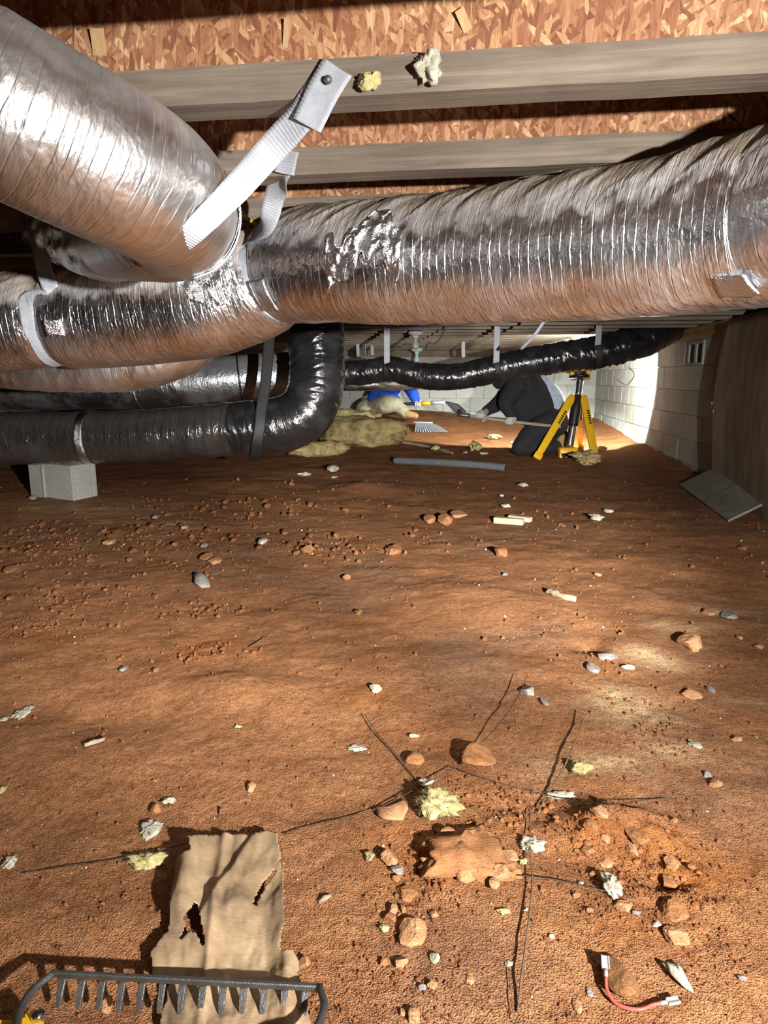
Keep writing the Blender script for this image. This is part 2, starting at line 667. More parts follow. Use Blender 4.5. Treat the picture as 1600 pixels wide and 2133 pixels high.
def foil_material(name, base=(.80, .80, .82), rough=.27, dust=.6, dustcol=(.30, .22, .15), grime=.25, thread=48.0, threadamt=1.0, metal=1.0, crackle=1.0, fineamt=.8):
    t = NT(name)
    uv = t.coord('UV')
    ob = t.coord()
    sp = t.n('ShaderNodeSeparateXYZ')
    t.link(uv, sp.inputs[0])
    # helical scrim threads
    ph = t.math('ADD', t.math('MULTIPLY', sp.outputs[0], thread), t.math('MULTIPLY', sp.outputs[1], thread * .05))
    wob = t.math('MULTIPLY', t.noise(ob, 9, 2), .9)
    fr = t.math('FRACT', t.math('ADD', ph, wob))
    ridge = t.math('SUBTRACT', 1.0, t.math('MINIMUM', t.math('MULTIPLY', t.math('ABSOLUTE', t.math('SUBTRACT', fr, .5)), 13.0), 1.0))
    fine = t.noise(t.coord('UV', (1, .30, 1)), 150, 3, .6)
    mid = t.noise(t.coord('UV', (1.0, .40, 1)), 28, 3, .55, .6)
    cr = t.math('MINIMUM', t.math('MULTIPLY', t.voro(t.coord('UV', (1, .6, 1)), 42, 'DISTANCE_TO_EDGE'), 5.0), 1.0)
    h = t.math('ADD', t.math('MULTIPLY', mid, 1.6), t.math('MULTIPLY', fine, fineamt))
    h = t.math('ADD', h, t.math('MULTIPLY', cr, .30 * crackle))
    h = t.math('ADD', h, t.math('MULTIPLY', ridge, .20 * threadamt))
    nrm = t.bump(h, .62, .0042)
    # dust that has settled on the upper side
    ge = t.n('ShaderNodeNewGeometry')
    sn = t.n('ShaderNodeSeparateXYZ')
    t.link(ge.outputs['Normal'], sn.inputs[0])
    dn = t.noise(ob, 16, 5, .6)
    up = t.math('ADD', sn.outputs[2], t.math('MULTIPLY', t.math('SUBTRACT', dn, .5), .7))
    mr = t.n('ShaderNodeMapRange')
    t.link(up, mr.inputs[0])
    mr.inputs[1].default_value = .15
    mr.inputs[2].default_value = .75
    mr.inputs[3].default_value = 0
    mr.inputs[4].default_value = dust
    gr = t.ramp(t.noise(ob, 5, 5, .65), [(.45, 0.0), (.75, grime)])
    fac = t.math('MAXIMUM', mr.outputs[0], gr)
    thr = t.math('MULTIPLY', ridge, .22 * threadamt)
    col = t.mix(thr, base, (.92, .92, .93))
    col = t.mix(fac, col, dustcol)
    ro = t.math('ADD', rough, t.math('MULTIPLY', fac, .45))
    me = t.math('MULTIPLY', t.math('SUBTRACT', 1.0, fac), metal)
    return t.out(col, ro, me, nrm)


def black_plastic(name, base=(.012, .012, .013), rough=.16, bumpd=.010):
    t = NT(name)
    a = t.noise(t.coord('UV', (1.0, .16, 1)), 30, 4, .55, .8)
    b = t.noise(t.coord('UV', (1.0, .4, 1)), 95, 3, .6)
    d = t.noise(t.coord(), 7, 4)
    h = t.math('ADD', t.math('MULTIPLY', a, 1.0), t.math('MULTIPLY', b, .30))
    c = t.ramp(d, [(.45, base), (.8, tuple(x * 2.2 + .01 for x in base))])
    r = t.ramp(d, [(.4, rough), (.8, rough + .2)])
    return t.out(c, r, 0, t.bump(h, .9, bumpd), Specular_IOR_Level=.75, Coat_Weight=.5, Coat_Roughness=.1)


def osb_material():
    t = NT('strand_board')
    v = t.coord()
    warp = t.n('ShaderNodeTexNoise')
    t.link(v, warp.inputs['Vector'])
    warp.inputs['Scale'].default_value = 7
    vm = t.n('ShaderNodeVectorMath', operation='MULTIPLY_ADD')
    t.link(warp.outputs['Color'], vm.inputs[0])
    vm.inputs[1].default_value = (.035, .035, .035)
    t.link(v, vm.inputs[2])
    layers = []
    for k, (rx, sc) in enumerate(((.55, (26, 9, 120)), (-.85, (30, 9, 130)), (1.5, (28, 9, 125)))):
        mp = t.n('ShaderNodeMapping')
        t.link(vm.outputs[0], mp.inputs['Vector'])
        mp.inputs['Rotation'].default_value = (0, rx, 0)
        mq = t.n('ShaderNodeMapping')
        t.link(mp.outputs[0], mq.inputs['Vector'])
        mq.inputs['Scale'].default_value = sc
        mq.inputs['Location'].default_value = (k * 7.3, k, k * 3.1)
        vo = t.n('ShaderNodeTexVoronoi')
        t.link(mq.outputs[0], vo.inputs['Vector'])
        vo.inputs['Scale'].default_value = 1.0
        sx = t.n('ShaderNodeSeparateXYZ')
        t.link(vo.outputs['Color'], sx.inputs[0])
        layers.append((sx.outputs[0], sx.outputs[1], vo.outputs['Distance']))
    sel = t.noise(v, 26, 2)
    m1 = t.mix(t.math('GREATER_THAN', layers[1][1], .55), layers[0][0], layers[1][0])
    m2 = t.mix(t.math('GREATER_THAN', layers[2][1], .58), m1, layers[2][0])
    sepd = t.math('GREATER_THAN', sel, .5)
    fib = t.noise(t.coord('Object', (30, 30, 6)), 9, 4, .6)
    col = t.ramp(m2, [(0.0, (.24, .105, .06)), (.3, (.36, .17, .09)), (.6, (.46, .245, .13)), (.85, (.58, .36, .20)), (1.0, (.72, .52, .31))])
    col = t.mix(1.0, col, t.ramp(fib, [(.3, (.74, .70, .68)), (.7, (1.15, 1.15, 1.15))]), 'MULTIPLY')
    big = t.noise(v, 2.5, 3)
    col = t.mix(1.0, col, t.ramp(big, [(.35, (.80, .70, .66)), (.65, (1.1, 1.1, 1.05))]), 'MULTIPLY')
    h = t.math('ADD', m2, t.math('MULTIPLY', fib, .5))
    return t.out(col, .75, 0, t.bump(h, .6, .004), Specular_IOR_Level=.3)


def wood_material(name, c0, c1, axis=0, scale=1.0, rough=.8):
    t = NT(name)
    st = [40, 40, 40]
    st[axis] = 2.2
    v = t.coord('Object', tuple(x * scale for x in st))
    g = t.noise(v, 1.6, 6, .62, .7)
    b = t.noise(t.coord(), 5, 4)
    c = t.ramp(g, [(.28, c0), (.55, tuple((p + q) / 2 for p, q in zip(c0, c1))), (.75, c1)])
    c = t.mix(1.0, c, t.ramp(b, [(.3, (.78, .77, .76)), (.7, (1.15, 1.13, 1.1))]), 'MULTIPLY')
    return t.out(c, rough, 0, t.bump(g, .5, .003), Specular_IOR_Level=.25)


def concrete_material(name, c0, c1):
    t = NT(name)
    v = t.coord()
    a = t.noise(v, 3, 5, .6)
    b = t.noise(v, 70, 4, .7)
    pit = t.math('MINIMUM', t.math('MULTIPLY', t.voro(v, 160), 2.2), 1.0)
    oi = t.n('ShaderNodeObjectInfo')
    c = t.ramp(a, [(.3, c0), (.7, c1)])
    c = t.mix(1.0, c, t.ramp(b, [(.3, (.82, .82, .82)), (.7, (1.12, 1.12, 1.12))]), 'MULTIPLY')
    c = t.mix(1.0, c, t.ramp(oi.outputs['Random'], [(0, (.88, .88, .87)), (1, (1.1, 1.1, 1.1))]), 'MULTIPLY')
    return t.out(c, .92, 0, t.bump(t.math('ADD', b, t.math('MULTIPLY', pit, .5)), .5, .004), Specular_IOR_Level=.2)


def wool_material(name, c0, c1, sc=55):
    t = NT(name)
    v = t.coord()
    a = t.noise(v, sc, 5, .65, .5)
    b = t.noise(t.coord('Object', (1, 1, 2.5)), 300, 3, .7)
    c = t.ramp(a, [(.3, c0), (.65, c1)])
    return t.out(c, 1.0, 0, t.bump(t.math('ADD', a, b), .8, .003), Specular_IOR_Level=.1, Subsurface_Weight=.0)


MAT['soil'] = soil_material()
MAT['crumb'] = clod_material('crumbled_clay', (.19, .078, .032), (.29, .125, .053))
MAT['clod'] = clod_material('clay_clod', (.31, .135, .055), (.46, .225, .10))
MAT['rock'] = clod_material('tan_stone', (.38, .18, .085), (.60, .35, .18))
MAT['darkrock'] = clod_material('brown_stone', (.20, .095, .04), (.34, .175, .075))
MAT['greystone'] = clod_material('grey_stone', (.22, .20, .185), (.38, .36, .33))
MAT['foil_a'] = foil_material('silver_foil_smooth', (.78, .77, .77), .30, .30, (.30, .25, .19), .10, 66, .85, crackle=.4, fineamt=.5)
MAT['foil_c'] = foil_material('silver_foil_dusty', (.84, .84, .87), .21, .92, (.235, .175, .112), .06, 46, 1.7, fineamt=1.1)
MAT['foil_d'] = foil_material('dull_foil', (.34, .35, .37), .36, .55, (.13, .12, .11), .30, 60, .6)
MAT['foil_e'] = foil_material('dark_foil_jacket', (.21, .205, .20), .20, .16, (.06, .056, .05), .22, 40, .8, .9)
MAT['foil_tape'] = plain('foil_tape', (.82, .84, .87), .2, 1.0, .06, 40, .8, .004)
MAT['black'] = black_plastic('black_jacket_plastic')
MAT['osb'] = osb_material()
MAT['flange'] = wood_material('weathered_flange_wood', (.13, .104, .082), (.28, .235, .185), 0)
MAT['sill'] = wood_material('sill_wood', (.30, .20, .10), (.52, .38, .20), 1)
MAT['flakewood'] = wood_material('peeling_wood_flake', (.42, .26, .13), (.62, .44, .24), 2, 1)
MAT['block'] = concrete_material('block_concrete', (.36, .36, .335), (.47, .47, .445))
MAT['mortar'] = concrete_material('mortar', (.31, .31, .29), (.42, .42, .40))
MAT['strap'] = plain('white_webbing', (.34, .36, .40), .55, 0, .10, 60, .5, .002)
MAT['strap_dim'] = plain('grey_webbing', (.34, .36, .40), .6, 0, .12, 60, .5, .002)
MAT['strap_black'] = plain('black_webbing', (.012, .012, .012), .6, 0, .2, 60, .4, .002)
MAT['wool_y'] = wool_material('yellow_glass_wool', (.36, .29, .10), (.66, .60, .33))
MAT['wool_w'] = wool_material('pale_glass_wool', (.36, .33, .23), (.64, .62, .52))
MAT['wool_d'] = wool_material('dirty_glass_wool', (.17, .12, .055), (.60, .48, .24))
MAT['wool_b'] = wool_material('matted_glass_wool', (.13, .085, .035), (.52, .42, .20), 9)
MAT['terminal'] = plain('tinned_terminal', (.55, .56, .58), .35, .5, .05, 30, .1, .001)
MAT['steel'] = plain('dull_steel', (.17, .17, .165), .45, .85, .2, 60, .4, .002)
MAT['wire'] = plain('rusty_wire', (.085, .062, .045), .6, .5, .35, 80, .5, .001)
MAT['twig'] = plain('dry_twig', (.16, .10, .06), .9, 0, .3, 80, .5, .002)
MAT['twigpale'] = wood_material('pale_dry_wood', (.26, .20, .13), (.46, .39, .28), 0, 2)
MAT['woodblock'] = wood_material('fresh_pine', (.46, .37, .25), (.66, .57, .42), 0, 1.5)
MAT['yellow'] = plain('yellow_plastic', (.74, .42, .012), .38, 0, .06, 20, .08, .001)
MAT['blackplast'] = plain('black_plastic', (.015, .015, .016), .35, 0, .2, 30, .1, .001)
MAT['chrome'] = plain('brushed_aluminium', (.72, .73, .75), .25, 1.0, .05, 30, .1, .001)
MAT['foam'] = plain('grey_pipe_foam', (.10, .105, .115), .85, 0, .2, 60, .3, .002)
MAT['panel'] = None
MAT['redwire'] = plain('pink_red_insulation', (.62, .10, .075), .42, 0, .1, 50, .05, .001)
MAT['glass'] = plain('dusty_bulb_glass', (.30, .28, .25), .18, 0, .1, 30, .02, .001)
MAT['blue'] = plain('blue_plastic', (.015, .045, .30), .45, 0, .1, 20, .05, .001)
MAT['teal'] = plain('pale_lampholder', (.52, .72, .74), .45, 0, .05, 20, .05, .001)
MAT['cable'] = plain('yellow_cable', (.62, .42, .03), .45, 0, .1, 30, .05, .001)
MAT['dark'] = plain('recess_shade_black', (.004, .004, .004), .9, 0, .1, 10, .05, .001)  # near black, stands for the shade inside slots and holes

# ================================================================== the setting
XW, YB = 1.75, 10.4                           # right wall face, far wall face
ZJ = 1.16                                     # underside of the joists
SUB = ZJ + .30                                # underside of the subfloor


def grid_axis(segs):
    out = [segs[0][0]]
    for a, b, st0, st1 in segs:
        x = a
        while x < b - 1e-6:
            f = (x - a) / (b - a)
            x = min(b, x + st0 + (st1 - st0) * f)
            out.append(x)
    return np.array(out)


gx = np.concatenate([-grid_axis([(1.35, 3.0, .008, .03), (3.0, 6.2, .03, .25)])[::-1], grid_axis([(-1.35, 1.15, .0068, .0068), (1.15, 1.9, .008, .03)])[1:]])
gy = grid_axis([(-2.6, .45, .25, .02), (.45, 2.3, .0068, .0068), (2.3, 5.0, .007, .02), (5.0, 10.6, .02, .06)])
GX, GY = np.meshgrid(gx, gy)
GZ = ground(GX, GY)
# soil rises a little against the block wall
GZ = GZ + .03 * sstep(1.45, 1.75, GX) * (1 + .8 * fbm(GX * 6, GY * 6, 0, 2, 44))
nr, nc = GX.shape
ii, jj = np.arange(nr - 1)[:, None], np.arange(nc - 1)[None]
Qg = np.stack([ii * nc + jj, ii * nc + jj + 1, (ii + 1) * nc + jj + 1, (ii + 1) * nc + jj], -1).reshape(-1, 4)
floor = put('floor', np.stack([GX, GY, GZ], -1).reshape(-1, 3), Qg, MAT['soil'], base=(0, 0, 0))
struct(floor)
# soil colours: red clay, darker clay with distance, orange clay, pale sand
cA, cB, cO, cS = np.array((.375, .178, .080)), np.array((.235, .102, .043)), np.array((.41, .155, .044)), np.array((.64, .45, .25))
n1 = fbm(GX * 1.1 + 4, GY * 1.1, 0, 3, 51)[..., None]
colr = cA * (1 + .18 * n1) + 0 * GX[..., None]
gm = (.6 * sstep(.0, .5, fbm(GX * 2.3 + 9, GY * 2.3, 0, 3, 55)))[..., None]
colr = colr * (1 - gm) + np.array((.30, .175, .105)) * gm
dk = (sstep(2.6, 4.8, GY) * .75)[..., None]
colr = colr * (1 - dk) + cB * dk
og = np.zeros_like(GX)
for P in spots([(430, 1350, .12, .10, .8), (1050, 1700, .16, .08, .75), (1300, 1740, .15, .10, .9), (1450, 1830, .10, .10, .9), (870, 1800, .12, .10, .6), (780, 1460, .12, .06, .5), (1260, 1390, .09, .06, 1.0),
                (880, 1540, .12, .07, .5), (120, 1320, .25, .1, .4), (1330, 1950, .1, .08, .4), (950, 900, 3, 2.5, .8)]):
    og = np.maximum(og, P[4] * gauss(P, GX, GY, 1.3))
og = (og * sstep(-.5, .3, fbm(GX * 8, GY * 8, 0, 3, 61)))[..., None]
colr = colr * (1 - og) + cO * og
sd = np.zeros_like(GX)
for P in spots([(1310, 1480, .10, .13, 1.0), (1350, 1380, .10, .10, .7), (1270, 1600, .09, .05, .7), (1400, 1310, .10, .05, .6), (1480, 1280, .10, .03, .6), (1560, 1460, .08, .03, .6), (1390, 1580, .09, .04, .5), (1120, 1600, .08, .08, .35),
                (150, 1060, .7, .25, .4), (330, 1090, .4, .12, .4)]):
    sd = np.maximum(sd, P[4] * gauss(P, GX, GY, 1.6))
sd = (np.clip(sd * (1.1 + .9 * fbm(GX * 14, GY * 14, 0, 3, 67)), 0, 1) * .92)[..., None]
colr = colr * (1 - sd) + cS * sd
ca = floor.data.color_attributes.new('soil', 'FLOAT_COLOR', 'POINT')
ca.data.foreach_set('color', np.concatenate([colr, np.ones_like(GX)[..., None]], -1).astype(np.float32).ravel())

ceil = put('ceiling', *box((-6.2, -2.6, SUB), (XW + .2, YB + .2, SUB + .02)), MAT['osb'], smooth=False, base=(0, 0, SUB))
struct(ceil)

# block walls: mortar bed with every block a piece of its own, 12 mm proud
BV, BQ = bevel_mesh(*box((-.197, -.009, -.0965), (.197, .009, .0965)), .003)
blk_me = mesh_np('block', BV, BQ, smooth=False)
blk_me.materials.append(MAT['block'])
HV, HQ = bevel_mesh(*box((-.095, -.012, -.0945), (.095, .012, .0945)), .004)
half_me = mesh_np('half_block', HV, HQ, smooth=False)
half_me.materials.append(MAT['block'])
rngw = np.random.default_rng(4)


def block_at(parent, p, rz, me=blk_me):
    o = bpy.data.objects.new('block', me)
    COL.objects.link(o)
    o.parent = parent
    o.location = tuple(np.asarray(p) - wloc(parent))
    o.rotation_euler = (0, 0, rz + rngw.normal() * .004)
    return o


wall_r = struct(put('wall_right', *box((XW + .006, -2.6, -.30), (XW + .2, YB + .2, 1.065)), MAT['mortar'], smooth=False, base=(XW, 4, 0)))
for c in range(7):
    z = 1.055 - .099 - c * .2
    y = YB + (.0 if c % 2 else .2)
    y -= .205
    while y > 2.2:
        block_at(wall_r, (XW + .003 + rngw.normal() * .0012, y, z), R(90))
        y -= .405
wall_b = struct(put('wall_back', *box((-6.2, YB + .006, -.30), (XW + .2, YB + .2, 1.065)), MAT['mortar'], smooth=False, base=(-1, YB, 0)))
for c in range(5):
    z = 1.055 - .099 - c * .2
    x = XW - .205 - (.2 if c % 2 else 0)
    while x > -3.2:
        block_at(wall_b, (x, YB + .003 + rngw.normal() * .0012, z), 0)
        x -= .405
wall_l = struct(put('wall_left', *box((-6.4, -2.6, -.3), (-6.2, YB + .2, SUB)), MAT['mortar'], smooth=False))
wall_f = struct(put('wall_front', *box((-6.4, -2.8, -.3), (XW + .2, -2.6, SUB)), MAT['mortar'], smooth=False))
struct(put('trim_1', *bevel_mesh(*box((XW - .01, -2.6, 1.066), (XW + .16, YB, 1.112)), .004), MAT['sill'], smooth=False))
struct(put('trim_2', *bevel_mesh(*box((XW - .006, -2.6, 1.114), (XW + .16, YB, ZJ)), .004), MAT['sill'], smooth=False))
struct(put('trim_3', *bevel_mesh(*box((-6.2, YB - .01, 1.066), (XW - .02, YB + .16, ZJ)), .004), MAT['flange'], smooth=False))
struct(put('trim_4', *box((XW + .12, -2.6, ZJ), (XW + .15, YB, SUB)), MAT['sill'], smooth=False))
struct(put('trim_5', *box((-6.2, YB + .12, ZJ), (XW + .12, YB + .15, SUB)), MAT['flange'], smooth=False))

# I-joists: solid wood flanges and a strand board web
JX0, JX1 = -6.15, XW + .11


def flange(zb, zt, wob):
    xs = np.linspace(JX0, JX1, 160)
    sec = [(-.032, zb), (.032, zb), (.032, zt), (-.032, zt)]
    ev = .0016 * fbm(xs * 6 + wob, xs * 0 + wob, 0, 3, 15)
    ew = .0016 * fbm(xs * 9 + wob, xs * 0 + 4 + wob, 0, 3, 16)
    V = []
    for k, (y, z) in enumerate(sec):
        V.append(np.stack([xs, y + ev * (1 if k % 3 == 0 else -.6), z + ew * (1 if k < 2 else .3)], -1))
    V = np.stack(V, 1)
    n = len(xs)
    i, j = np.arange(n - 1)[:, None], np.arange(4)[None]
    Q = np.stack([i * 4 + j, i * 4 + (j + 1) % 4, (i + 1) * 4 + (j + 1) % 4, (i + 1) * 4 + j], -1).reshape(-1, 4).tolist()
    Q += [[3, 2, 1, 0], [n * 4 - 4, n * 4 - 3, n * 4 - 2, n * 4 - 1]]
    return V.reshape(-1, 3), [tuple(q) for q in Q]


def joist_meshes(k):
    out = []
    for nm, (V, Q), m in (('bottom_flange', flange(0, .052, k * 3.3), 'flange'), ('top_flange', flange(.247, .299, 7 + k * 2.1), 'flange'),
                          ('web', box((JX0, -.0055, .0525), (JX1, .0055, .2465)), 'osb')):
        me = mesh_np(nm, V, Q, smooth=False)
        me.materials.append(MAT[m])
        out.append((nm, me))
    return out


JM = [joist_meshes(k) for k in range(3)]
for k in range(-3, 25):
    y = 1.09 + .032 + .378 * k
    if y > YB - .12:
        break
    if k == 0:
        lab, g = 'nearest floor joist in view, strand board web above the white strap end', None
    elif k == 1:
        lab, g = 'second floor joist from the camera, just above the long dusty silver duct', None
    elif k == 2:
        lab, g = 'third floor joist from the camera, mostly hidden behind the long silver duct', None
    elif k < 0:
        lab, g = 'floor joist overhead nearer than the top edge of the picture', 'joists above and behind the camera'
    elif k < 15:
        lab, g = 'dark floor joist receding in shadow between the silver duct and the black duct', 'dark joists in the middle of the crawl space'
    else:
        lab, g = 'pale lit floor joist at the far end beyond the black duct', 'lit joists at the far end'
    j = thing('floor_joist', lab, 'joist', (0, y, ZJ), g)
    for nm, me in JM[k % 3]:
        o = bpy.data.objects.new(nm, me)
        COL.objects.link(o)
        o.parent = j
    if k == 0:
        for px, py, w_, h_, a in ((966, 42, .007, .014, .5), (205, 88, .011, .017, -.1), (596, 70, .004, .018, -.2)):
            c = ony(px, py, y - .010)
            ax = np.array([math.cos(a), 0, math.sin(a)])
            az = np.array([-math.sin(a), -.35, math.cos(a)])
            put('loose_flake', *obox(c, ax * w_, np.cross(ax, az) * .0012, az * h_), MAT['flakewood'], j, smooth=False)

# foundation vent with two slots, black plates painted as their shade
v0, v1 = onx(1441, 748, XW), onx(1468, 748, XW)
ya, yb = v1[1] - .02, v0[1] + .04
vt = thing('foundation_vent', 'small two-slot metal foundation vent high in the block wall', 'vent', (XW - .02, (ya + yb) / 2, .86))
ym = (ya + yb) / 2
fr = []
for (p, q) in (((XW - .024, ya, .855), (XW - .008, yb, .875)), ((XW - .024, ya, 1.02), (XW - .008, yb, 1.04)), ((XW - .024, ya, .876), (XW - .008, ya + .03, 1.019)),
               ((XW - .024, yb - .03, .876), (XW - .008, yb, 1.019)), ((XW - .024, ym - .025, .876), (XW - .008, ym + .025, 1.019))):
    fr.append(bevel_mesh(*box(p, q), .002))
put('frame', *join(fr), MAT['mortar'], vt, smooth=False)
for a, b in ((ya + .031, ym - .026), (ym + .026, yb - .031)):
    put('slot_shade', *box((XW - .0105, a, .877), (XW - .0095, b, 1.018)), MAT['dark'], vt, smooth=False)

# ================================================================== ducts
def foil_disp(amp=.003, rib=.021, ribamp=.0012, fold=.004, seed=1, foldf=9.0, kink=(), crush=None, topfold=0.0):
    def f(s, th):
        c, sn = np.cos(th), np.sin(th)
        ph = s / rib + th / (2 * math.pi)
        d = ribamp * np.abs(np.sin(ph * math.pi)) * (.5 + .8 * np.abs(fbm(s * 6, c * 1.3 + 5, sn * 1.3, 2, seed + 4)))
        d = d + amp * fbm(s * 16, c * 1.6 + 9, sn * 1.6, 3, seed)
        w = 1 - np.abs(fbm(s * foldf * 3 + c * 1.1, c * .9 + 3, sn * .9, 2, seed + 9)) * 2.4
        d = d + fold * np.maximum(0, w) * (.35 + .65 * sstep(-.2, .7, fbm(s * 3, c * .8, sn * .8 + 2, 1, seed + 12)))
        d = d + .006 * fbm(s * 2.2, c * .7 + 1, sn * .7, 2, seed + 20)
        if crush:
            m_ = sstep(crush[0], crush[0] + .12, s) * sstep(crush[1] + .1, crush[1], s)
            d = d + m_ * crush[2] * np.maximum(-.3, 1 - np.abs(fbm(s * 13 + c * 1.5, c * 1.6 + 7, sn * 1.6, 2, seed + 31)) * 3)
        if topfold:
            q_ = 1 - np.abs(fbm(s * 15 + th * 1.6, th * .7 + 3, 0, 2, seed + 37)) * 3.2
            d = d + topfold * np.maximum(0, q_) * sstep(.1, .7, c) 
        for s0, wd, dep in kink:
            d = d - dep * np.exp(-((s - s0) / wd) ** 2)
        return d
    return f


def duct(name, label, pts, rad, mat, nseg, ds, disp, group=None, lead=()):
    P = [np.array(p, float) for p in lead] + [at(*p) for p in pts]
    V, Q, uv = tube(P, rad, nseg, ds, disp, caps=False)
    C, r, s = catmull(P, rad, .01)
    t = thing(name, label, 'duct', C[len(C) // 2] - np.array([0, 0, r[len(C) // 2]]), group)
    put('sleeve', V, Q, MAT[mat], t, uv=uv)
    t['_c'] = 0
    return t, C, r, s


def arc_on(C, r, i, a0, a1, n, off=.004, hint=(0, 0, 1)):
    """points round a duct at path index i; angle 0 is the top, positive turns towards the camera side"""
    fi, i = i - int(i), int(i)
    T = unit(C[min(i + 1, len(C) - 1)] - C[max(i - 1, 0)])
    cc = C[i] * (1 - fi) + C[min(i + 1, len(C) - 1)] * fi
    u = unit(np.array(hint) - T * (np.array(hint) @ T))
    s = unit(np.cross(T, u))
    if s @ (CAM - cc) < 0:
        s = -s
    a = np.radians(np.linspace(a0, a1, n))
    nrm = np.cos(a)[:, None] * u + np.sin(a)[:, None] * s
    return cc + nrm * (r[i] + off), nrm


def nearest(C, p):
    return int(np.argmin(((C - np.asarray(p)) ** 2).sum(1)))


def tape_patch(parent, C, r, i0, i1, a0, a1, mat='foil_tape', off=.007, name='tape_patch', nseg=14, amp=.0016, dens=1, jag=2.0):
    """a strip of tape lying on the sleeve between two path positions and two angles"""
    n = max(4, abs(i1 - i0) * dens)
    V = []
    for k in np.linspace(i0, i1, n):
        p, nr_ = arc_on(C, r, k, a0 + jag * float(fbm(k * .35, 2.0, 0, 2, 3)), a1 + jag * float(fbm(k * .35, 9.0, 0, 2, 4)), nseg, off)
        V.append(p)
    V = np.array(V)
    V = V + amp * (1 - np.abs(fbm(V[..., 0] * 24, V[..., 1] * 24, V[..., 2] * 24, 3, 8)) * 4)[..., None] * unit(CAM - V.mean((0, 1)))
    m = nseg
    i, j = np.arange(n - 1)[:, None], np.arange(m - 1)[None]
    Q = np.stack([i * m + j, i * m + j + 1, (i + 1) * m + j + 1, (i + 1) * m + j], -1).reshape(-1, 4)
    o = put(name, V.reshape(-1, 3), Q, MAT[mat], parent)
    sm = o.modifiers.new('thick', 'SOLIDIFY')
    sm.thickness = .0012
    return o


# upper left duct, bending away behind the strap
ptsA = [(-420, -10, .78), (-200, 118, .83), (0, 226, .88), (120, 288, .925), (230, 345, .975), (318, 394, 1.04), (360, 438, 1.12), (352, 470, 1.25), (300, 488, 1.40), (225, 496, 1.62), (120, 482, 1.95)]
dA, CA, rA, sA = duct('flexible_duct', 'big smooth silver foil duct at the upper left, closest to the camera', ptsA, [.109, .109, .109, .109, .109, .108, .104, .096, .093, .092, .09],
                      'foil_a', 120, .0036, foil_disp(.0012, .021, .0003, .0007, 3, 3, crush=(1.02, 1.8, .010)))
tape_patch(dA, CA, rA, nearest(CA, at(352, 440, 1.12)), nearest(CA, at(345, 474, 1.28)), 75, 150, off=.004, name='crumpled_foil', nseg=40, amp=.006, dens=5, jag=20.0)
# long dusty duct from the right edge to the left edge
ptsC = [(1950, 385, .90), (1600, 459, 1.10), (1300, 506, 1.285), (1000, 537, 1.47), (800, 549, 1.58), (660, 555, 1.69), (585, 572, 1.78), (520, 603, 1.83), (430, 632, 1.86), (320, 650, 1.90), (200, 662, 1.93), (90, 668, 1.95), (-60, 680, 1.97), (-300, 684, 2.02), (-700, 690, 2.1)]
rC0 = [.136, .136, .136, .136, .136, .136, .128, .138, .143, .141, .140, .136, .138, .138, .138]
LEADC = [(1.72, .50, 1.03), (1.15, .62, 1.03)]
rC0 = [.136, .136] + rC0
PC = [np.array(p) for p in LEADC] + [at(*p) for p in ptsC]
CC_, rC_, sC_ = catmull(PC, rC0, .01)
kS2 = sC_[nearest(CC_, at(575, 575, 1.78))]
kS4 = sC_[nearest(CC_, at(115, 668, 1.95))]
dC, CC, rC, sC = duct('flexible_duct', 'long dusty silver foil duct running from the right edge across to the left edge', ptsC, rC0, 'foil_c', 120, .0040,
                      foil_disp(.0026, .022, .0008, .0026, 11, 4, topfold=.007, kink=((kS2, .02, .016), (kS4, .025, .012))), lead=LEADC)
for px0, px1, a0, a1 in ((545, 470, 20, 75), (640, 600, 105, 140), (430, 330, 35, 62), (1560, 1700, 132, 150), (1090, 1190, 8, 22), (150, 190, 95, 112)):
    f0 = nearest(CC, at(px0, np.interp(px0, [p[0] for p in ptsC[::-1]], [p[1] for p in ptsC[::-1]]), np.interp(px0, [p[0] for p in ptsC[::-1]], [p[2] for p in ptsC[::-1]])))
    f1 = nearest(CC, at(px1, np.interp(px1, [p[0] for p in ptsC[::-1]], [p[1] for p in ptsC[::-1]]), np.interp(px1, [p[0] for p in ptsC[::-1]], [p[2] for p in ptsC[::-1]])))
    tape_patch(dC, CC, rC, min(f0, f1), max(f0, f1), a0, a1)
def idxC(px):
    return nearest(CC, at(px, np.interp(px, [p[0] for p in ptsC[::-1]], [p[1] for p in ptsC[::-1]]), np.interp(px, [p[0] for p in ptsC[::-1]], [p[2] for p in ptsC[::-1]])))


for px0, px1, a0, a1, amp in ((890, 760, 66, 106, .008), (560, 430, 52, 96, .006)):
    f0, f1 = idxC(px0), idxC(px1)
    tape_patch(dC, CC, rC, min(f0, f1), max(f0, f1), a0, a1, off=.006, name='crumpled_foil', nseg=40, amp=amp, dens=5, jag=22.0)
# short loop hanging below it at the left
ptsG = [(470, 560, 2.55), (440, 640, 2.36), (370, 715, 2.24), (270, 746, 2.22), (160, 748, 2.24), (40, 745, 2.30), (-150, 735, 2.4), (-400, 720, 2.5)]
dG, CG, rG, sG = duct('flexible_duct', 'short dark foil duct sagging in a loop under the long silver duct at left', ptsG, .105, 'foil_a', 72, .006, foil_disp(.003, .022, .0012, .006, 21, 6))
